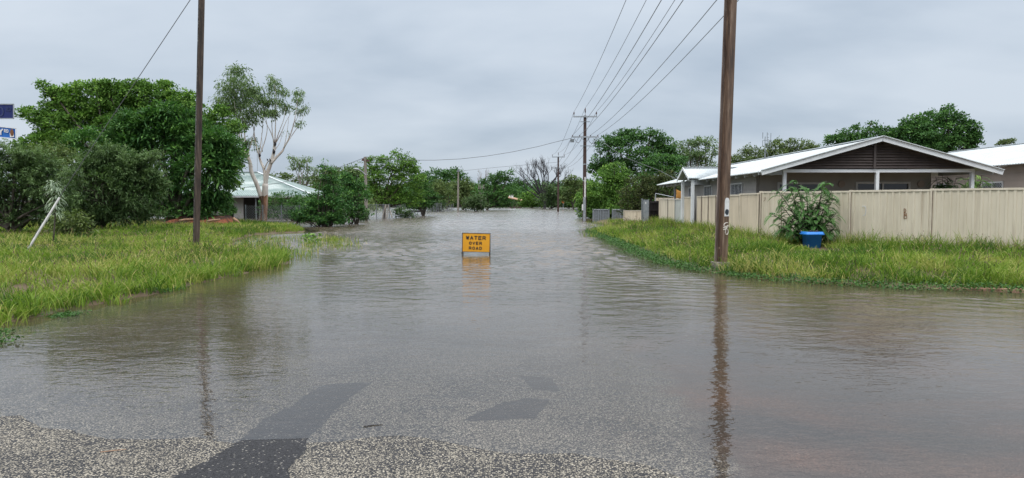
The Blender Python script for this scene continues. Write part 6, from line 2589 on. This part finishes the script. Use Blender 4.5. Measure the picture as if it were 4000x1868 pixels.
tree('low_bush', 'low bright green bush beside the silvery sapling at the foot of the acacias', 'bush', 27, (270, 930),
     [(270, 870, 60, 35), (320, 890, 40, 25), (230, 895, 40, 25)], 'leaf_olive', 110, 16, 0.2, 0.13, 0.03, 'spray', 'bark', 0.03, seed=35, limbs=14)
tree('round_tree', 'light green rounded tree behind the acacias below the huge tree', 'tree', 40, (190, 900),
     [(190, 610, 90, 50), (250, 640, 70, 50), (130, 650, 70, 60), (190, 720, 110, 80)], 'leaf_olive', 420, 18, 0.36, 0.14, 0.045, 'broad', 'bark', 0.14, seed=36, limbs=14)
tree('screening_tree', 'dark tree filling the gap low behind the feathery tree and the red earth', 'tree', 52, (450, 880),
     [(300, 780, 140, 100), (480, 800, 140, 80), (640, 800, 120, 70), (120, 800, 120, 100), (-20, 760, 100, 110), (780, 760, 70, 60)], 'leaf_dark', 620, 18, 0.5, 0.22, 0.07, 'broad', 'bark', 0.2, seed=37, limbs=12)

# hedge before the green roofed house
tree('hedge_bush', 'wide dark clipped looking bush in front of the green roofed house', 'bush', 61, (1150, 855),
     [(1080, 790, 50, 30), (1150, 785, 60, 32), (1230, 788, 60, 32), (1290, 795, 40, 35), (1100, 830, 90, 28), (1220, 830, 100, 28)], 'leaf_dark', 520, 18, 0.3, 0.16, 0.05, 'broad', 'bark', 0.1, seed=38, limbs=8, stems=3, low=0.2)
tree('hedge_bush', 'small dark bush against the wall end of the green roofed house below the feathery tree', 'bush', 62, (895, 850),
     [(895, 820, 26, 30), (870, 800, 30, 30)], 'leaf_dark', 90, 18, 0.3, 0.16, 0.05, 'broad', 'bark', 0.08, seed=39, limbs=5, low=0.1)
tree('glossy_bush', 'glossy green bush with branches trailing in the flood water before the hipped roof', 'bush', 47, (1262, 888),
     [(1290, 690, 28, 35), (1265, 660, 14, 30), (1262, 745, 26, 26), (1310, 765, 50, 55), (1235, 805, 50, 34), (1260, 830, 80, 45), (1180, 845, 40, 25), (1330, 820, 40, 50), (1290, 865, 60, 16)],
     'leaf_shiny', 720, 16, 0.24, 0.14, 0.045, 'broad', 'bark', 0.07, seed=40, limbs=60, stems=4, low=0.0, up=0.8)
tree('glossy_bush', 'darker upright bush on several stems in the flood beside the street light pole', 'bush', 52, (1370, 878),
     [(1360, 730, 50, 40), (1390, 770, 50, 50), (1350, 800, 45, 45), (1400, 830, 35, 25)], 'leaf_shiny', 420, 16, 0.25, 0.15, 0.05, 'broad', 'bark', 0.07, seed=41, limbs=30, stems=5, low=0.45)
tree('grey_acacia', 'small pale grey bush at the foot of the street light pole', 'bush', 58, (1415, 868), [(1418, 840, 22, 20), (1405, 850, 16, 12)], 'leaf_grey', 80, 14, 0.2, 0.16, 0.03, 'spray', 'bark', 0.03, seed=42, limbs=8)
# tree with the open branching in the water
tree('open_branched_tree', 'bright green tree with a bare forked trunk standing in the water by the leaning stakes', 'tree', 74, (1497, 858),
     [(1560, 612, 24, 20), (1545, 640, 50, 30), (1600, 650, 35, 30), (1470, 640, 35, 25), (1435, 620, 12, 18), (1520, 685, 70, 30), (1610, 700, 50, 35), (1460, 700, 40, 30), (1500, 740, 60, 30), (1590, 750, 60, 35), (1540, 780, 60, 20), (1445, 760, 30, 25), (1620, 790, 40, 20), (1450, 665, 25, 15)],
     'leaf_bright', 900, 16, 0.42, 0.20, 0.06, 'broad', 'bark_red', 0.17, seed=43, limbs=40, shell=0.8, fork_h=1.6, low=0.9)
tree('round_tree', 'dark dense tree close behind the bright tree with the forked trunk', 'tree', 84, (1655, 835),
     [(1650, 730, 40, 40), (1640, 690, 30, 25), (1660, 780, 45, 35), (1625, 800, 50, 22)], 'leaf_dark', 300, 15, 0.45, 0.24, 0.08, 'broad', 'bark', 0.2, seed=44, low=0.3)
tree('grey_acacia', 'pale bush low in the water behind the wire fence near the dark platform', 'bush', 72, (1570, 850), [(1570, 838, 35, 14), (1600, 846, 22, 8)], 'leaf_grey', 90, 12, 0.3, 0.2, 0.05, 'spray', 'bark', 0.04, seed=45, limbs=4)
# behind the green roof
tree('slender_gum', 'slender open gum rising behind the hipped roof', 'tree', 98, (1186, 830),
     [(1158, 625, 20, 18), (1198, 625, 16, 18), (1150, 650, 16, 10), (1190, 655, 22, 12), (1232, 665, 20, 16), (1210, 690, 25, 14), (1170, 640, 14, 12)], 'leaf_gum', 100, 12, 0.5, 0.34, 0.06, 'droop', 'bark_dead', 0.16, seed=46, shell=0.5, fork_h=3.0)
tree('olive_tree', 'olive green tree behind the hip end of the green roof', 'tree', 104, (1100, 830), [(1095, 700, 40, 22), (1130, 715, 45, 25), (1065, 720, 20, 15), (1110, 745, 60, 25), (1200, 740, 60, 35), (1250, 720, 40, 30)], 'leaf_olive', 300, 13, 0.6, 0.32, 0.09, 'broad', 'bark', 0.2, seed=47)
tree('olive_tree', 'tall olive tree with a ragged top behind the street light arm', 'tree', 96, (1300, 830), [(1300, 680, 40, 25), (1275, 700, 40, 30), (1330, 690, 30, 20), (1320, 740, 60, 40), (1260, 750, 50, 40)], 'leaf_olive', 330, 14, 0.55, 0.30, 0.08, 'broad', 'bark', 0.2, seed=48)
tree('olive_tree', 'lighter tree with small tufts just behind the street light pole', 'tree', 88, (1390, 830), [(1360, 670, 30, 22), (1394, 650, 14, 14), (1385, 690, 45, 28), (1420, 720, 40, 40), (1370, 740, 50, 40), (1345, 700, 30, 20)], 'leaf_gum', 330, 14, 0.5, 0.28, 0.08, 'broad', 'bark', 0.2, seed=49)
# the middle distance
tree('round_tree', 'dark green crowned tree behind the grey post', 'tree', 165, (1745, 815), [(1720, 690, 45, 25), (1770, 685, 40, 22), (1745, 720, 70, 35), (1690, 730, 40, 35), (1800, 690, 20, 18)], 'leaf_dark', 320, 13, 0.8, 0.5, 0.14, 'broad', 'bark', 0.3, seed=50)
tree('round_tree', 'mid green tree close by the far end of the wire fence', 'tree', 125, (1720, 822), [(1700, 760, 45, 35), (1740, 770, 40, 35), (1680, 790, 35, 25), (1715, 730, 35, 22)], 'leaf_olive', 330, 13, 0.6, 0.36, 0.1, 'broad', 'bark', 0.22, seed=51, low=0.2)
tree('olive_tree', 'yellowish green tree directly behind the grey post', 'tree', 140, (1810, 815), [(1800, 725, 35, 25), (1825, 745, 30, 30), (1785, 755, 30, 25), (1810, 780, 40, 22)], 'leaf_olive', 260, 12, 0.6, 0.4, 0.12, 'broad', 'bark', 0.22, seed=52)
tree('grey_acacia', 'low grey green bush in the water at the foot of the grey post', 'bush', 118, (1715, 824), [(1715, 805, 30, 16), (1690, 812, 20, 10)], 'leaf_grey', 90, 12, 0.45, 0.3, 0.08, 'spray', 'bark', 0.08, seed=53, low=0.0)
tree('grey_acacia', 'wide grey green bush in the water between the grey post and the dark limbed tree', 'bush', 118, (1860, 822), [(1860, 785, 35, 22), (1830, 795, 30, 18), (1875, 805, 30, 16), (1850, 812, 40, 9)], 'leaf_grey', 220, 13, 0.45, 0.3, 0.07, 'spray', 'bark', 0.1, seed=54, low=0.0, stems=2)
tree('spreading_tree', 'green tree with dark spreading limbs low over the water near the middle', 'tree', 140, (1900, 815),
     [(1935, 700, 30, 20), (1960, 690, 25, 18), (1990, 680, 12, 16), (1905, 720, 25, 20), (1970, 725, 45, 28), (1920, 750, 40, 25), (1985, 760, 35, 25), (1940, 785, 55, 18), (1890, 765, 30, 20), (1975, 800, 45, 10)], 'leaf_dark', 420, 13, 0.6, 0.4, 0.11, 'broad', 'bark', 0.3, seed=55, limbs=24, fork_h=1.0, low=0.1)
tree('round_bush', 'small pale bush at the far shore left of the tiny shed', 'bush', 165, (1950, 812), [(1950, 798, 22, 10), (1968, 800, 15, 8)], 'leaf_grey', 80, 12, 0.6, 0.4, 0.12, 'broad', 'bark', 0.06, seed=56, low=0.0)
tree('round_tree', 'dark tree on the far shore behind the tiny shed', 'tree', 235, (2060, 800), [(2030, 735, 30, 22), (2070, 730, 40, 28), (2110, 745, 35, 28), (2010, 765, 30, 22), (2060, 770, 60, 22)], 'leaf_dark', 300, 12, 1.1, 0.7, 0.2, 'broad', 'bark', 0.4, seed=57)
tree('round_bush', 'bright rounded bush on the far shore below the burnt tree', 'bush', 180, (2075, 808), [(2068, 768, 28, 18), (2085, 785, 35, 18), (2050, 792, 25, 14), (2100, 792, 25, 14), (2070, 800, 45, 8)], 'leaf_bright', 260, 12, 0.6, 0.42, 0.13, 'broad', 'bark', 0.12, seed=58, low=0.0)
tree('olive_tree', 'muted green bush spreading behind the far slim pole', 'tree', 160, (2150, 812), [(2150, 755, 30, 22), (2185, 765, 25, 25), (2130, 785, 35, 20), (2170, 795, 40, 14), (2140, 730, 20, 16)], 'leaf_grey', 260, 12, 0.6, 0.4, 0.1, 'spray', 'bark', 0.2, seed=59, low=0.0)
tree('round_bush', 'bright light green bush beside the orange diamond sign', 'bush', 162, (2225, 812), [(2215, 780, 22, 14), (2235, 792, 28, 14), (2205, 800, 22, 8)], 'leaf_bright', 150, 12, 0.5, 0.4, 0.13, 'broad', 'bark', 0.08, seed=60, low=0.0)
tree('olive_tree', 'pale olive tree behind the bright bush and the conduit pole', 'tree', 150, (2240, 812), [(2245, 710, 28, 18), (2225, 740, 30, 25), (2255, 745, 30, 30), (2215, 765, 25, 18)], 'leaf_olive', 220, 12, 0.6, 0.4, 0.12, 'broad', 'bark', 0.2, seed=61)
# right middle
tree('broad_tree', 'big dark crowned tree with clustered leaves behind the lighter trees at the conduit pole', 'tree', 76, (2480, 850),
     [(2370, 570, 45, 35), (2420, 545, 40, 28), (2480, 528, 45, 22), (2540, 530, 45, 24), (2590, 565, 45, 35), (2620, 600, 30, 30), (2450, 590, 100, 50), (2550, 610, 80, 50), (2345, 630, 35, 35), (2330, 665, 25, 20), (2400, 660, 80, 40), (2520, 680, 80, 50)],
     'leaf_dark', 1300, 15, 0.42, 0.22, 0.07, 'broad', 'bark', 0.35, seed=62, limbs=40, up=0.9)
tree('round_tree', 'rounded lighter green tree directly behind the conduit pole and gates', 'tree', 70, (2370, 855),
     [(2400, 680, 60, 40), (2370, 720, 70, 50), (2330, 760, 50, 50), (2430, 740, 60, 60), (2400, 800, 80, 45), (2300, 800, 40, 45), (2270, 790, 22, 35), (2300, 835, 40, 18), (2360, 835, 60, 18), (2440, 820, 50, 28)],
     'leaf_mid', 1300, 15, 0.40, 0.19, 0.06, 'broad', 'bark', 0.3, seed=63, limbs=20, low=0.1)
tree('round_tree', 'green tree between the dark crowned tree and the small porch gable', 'tree', 66, (2600, 850),
     [(2570, 640, 50, 30), (2620, 650, 50, 40), (2560, 690, 60, 50), (2640, 690, 50, 40), (2590, 740, 60, 50)], 'leaf_feather', 620, 15, 0.4, 0.19, 0.06, 'broad', 'bark', 0.25, seed=64)
tree('brownish_tree', 'dull brownish leaved tree low behind the metal cabinet and palings', 'tree', 58, (2520, 850),
     [(2500, 740, 50, 45), (2560, 740, 50, 45), (2600, 700, 40, 30), (2470, 790, 50, 45), (2540, 800, 70, 40), (2620, 770, 40, 40)], 'leaf_brown', 560, 15, 0.34, 0.17, 0.05, 'broad', 'bark', 0.2, seed=65, low=0.1)
tree('slender_gum', 'airy pale green gum behind the small porch gable and the rusty pole', 'tree', 80, (2720, 850),
     [(2690, 570, 30, 18), (2730, 555, 35, 18), (2770, 560, 25, 20), (2650, 580, 22, 20), (2700, 610, 50, 22), (2760, 610, 40, 22), (2660, 630, 40, 22), (2730, 650, 70, 22), (2790, 590, 16, 20)], 'leaf_gum', 420, 13, 0.42, 0.26, 0.055, 'broad', 'bark_dead', 0.2, seed=66, shell=0.6, limbs=30)
tree('olive_tree', 'airy olive tree behind the white roof left of the roof antenna', 'tree', 66, (2930, 800), [(2915, 592, 22, 20), (2950, 605, 30, 22), (2890, 625, 30, 18), (2985, 612, 30, 22), (2860, 650, 40, 16), (2930, 640, 60, 22)], 'leaf_olive', 300, 13, 0.36, 0.2, 0.05, 'broad', 'bark', 0.16, seed=67, shell=0.6, limbs=24)
tree('olive_tree', 'wide olive tree behind the white roof right behind the antenna', 'tree', 62, (3090, 800), [(3030, 570, 28, 24), (3080, 575, 32, 22), (3130, 575, 35, 20), (3180, 585, 30, 18), (3060, 610, 60, 28), (3150, 610, 60, 25)], 'leaf_olive', 420, 13, 0.36, 0.2, 0.05, 'broad', 'bark', 0.18, seed=68, shell=0.7, limbs=24)
tree('round_tree', 'green tree with knobbly twig tops behind the slatted gable', 'tree', 56, (3340, 800), [(3260, 560, 35, 25), (3310, 535, 35, 25), (3350, 510, 22, 20), (3405, 478, 9, 10), (3400, 500, 18, 14), (3420, 535, 50, 30), (3350, 560, 80, 30), (3440, 510, 20, 18), (3480, 540, 30, 30)], 'leaf_dark', 480, 14, 0.28, 0.17, 0.055, 'broad', 'bark', 0.18, seed=69, limbs=24)
tree('broad_tree', 'big dense dark round tree behind the roofs of both white roofed houses', 'tree', 55, (3650, 800),
     [(3560, 515, 55, 40), (3620, 480, 55, 38), (3700, 460, 45, 35), (3740, 490, 40, 35), (3780, 520, 38, 45), (3800, 555, 28, 30), (3650, 530, 110, 55), (3540, 550, 60, 40), (3720, 560, 80, 40), (3620, 580, 110, 35)],
     'leaf_dark', 1400, 16, 0.3, 0.18, 0.06, 'broad', 'bark', 0.3, seed=70, limbs=40)
tree('olive_tree', 'little pale treetop showing above the white roof of the tan boarded house', 'tree', 95, (3935, 800), [(3925, 560, 18, 10), (3948, 553, 14, 9), (3912, 566, 10, 7)], 'leaf_olive', 60, 12, 0.35, 0.26, 0.06, 'broad', 'bark', 0.12, seed=71, limbs=6)


# bare trees
def bare_tree(name, label, Y, base, targets, mat, r0, seed, sub=3, twig=2):
    random.seed(seed)
    b = W(base[0], base[1], Y)
    o = thing(name, label, 'tree', (b.x, Y, 0))
    mbx = MB()

    def grow_(p, d, L, r, lev):
        pts = [p]
        q = p.copy()
        dd = d.copy()
        for i in range(4):
            dd = (dd + Vector((random.uniform(-.22, .22), random.uniform(-.22, .22), random.uniform(-.05, .16)))).normalized()
            q = q + dd * L / 4
            pts.append(q.copy())
        mbx.tube(pts, [r * (1 - 0.45 * i / 4) for i in range(5)], 5, cap=False)
        if lev > 0:
            for k in range(random.randint(2, 3) + (lev > 2)):
                i = random.choice((2, 3, 4, 4))
                nd = (dd + Vector((random.uniform(-.8, .8), random.uniform(-.8, .8), random.uniform(-.1, .55)))).normalized()
                grow_(pts[i], nd, L * random.uniform(.5, .75), r * 0.55, lev - 1)
    root = Vector((b.x, Y, -0.3))
    fork = Vector((b.x, Y, 0.12 * (W(0, targets[0][1], Y).z) + 0.6))
    limb(mbx, root, fork, r0, r0 * 0.85, 0.03, 3, 7)
    for (tx_, ty_) in targets:
        tgt = W(tx_, ty_, Y + random.uniform(-2, 2))
        L = (tgt - fork).length
        m_ = fork.lerp(tgt, 0.5) + Vector((0, 0, L * 0.08))
        limb(mbx, fork, m_, r0 * 0.7, r0 * 0.4, 0.08, 4, 6)
        grow_(m_, (tgt - m_).normalized(), L * 0.30, r0 * 0.36, sub)
    mbx.build('branches', M[mat], o)
    return o


bare_tree('burnt_tree', 'bare burnt tree with a wide fan of dark branches behind the far slim pole', 172, (2128, 806),
          [(2025, 690), (2035, 668), (2060, 655), (2085, 652), (2110, 645), (2130, 642), (2155, 648), (2185, 662), (2215, 690), (2205, 720), (2040, 705), (2170, 675), (2095, 685), (2140, 668), (2070, 690), (2120, 670), (2190, 690), (2020, 730)], 'bark_burnt', 0.34, 5, 4)
bare_tree('dead_tree', 'pale dead tree with thin bare twigs above the grey green bush near the middle', 150, (1878, 800), [(1862, 682), (1880, 668), (1898, 672), (1918, 690), (1905, 676), (1868, 700)], 'bark_dead', 0.22, 6, 2)

# far belt of woods closing the view
def woods(name, xr, Y0, Y1, hmin, hmax, n_cl, mat, seed, L=0.9, wd=0.26):
    g = np.random.default_rng(seed)
    x = g.uniform(xr[0], xr[1], n_cl)
    y = g.uniform(Y0, Y1, n_cl)
    H = hmin + (hmax - hmin) * vnoise(x, y * 0, 0.06, seed)
    zc_ = H * g.random(n_cl) ** 0.7
    B = [((x[i], y[i], zc_[i]), (2.2, 2.0, 1.2)) for i in range(n_cl)]
    V, Qd, tint, cc = leaf_mesh(B, n_cl, 26, 1.5, L, wd, 'broad', 0.5, 0.7, seed)
    tag(np_mesh(name, V, Qd, M[mat], attrs={'tint': tint}), kind='stuff')


woods('far_woods', (-150, 150), 275, 295, 4.5, 8.5, 4200, 'leaf_dark', 90, 1.2, 0.4)
woods('far_woods', (-52, 34), 206, 226, 4.0, 7.0, 2200, 'leaf_dark', 93, 0.8, 0.25)
woods('far_woods', (-70, -24), 112, 150, 2.0, 4.6, 900, 'leaf_olive', 91, 0.5, 0.15)
woods('far_woods', (14, 60), 100, 120, 2.0, 5.0, 700, 'leaf_dark', 92, 0.5, 0.15)
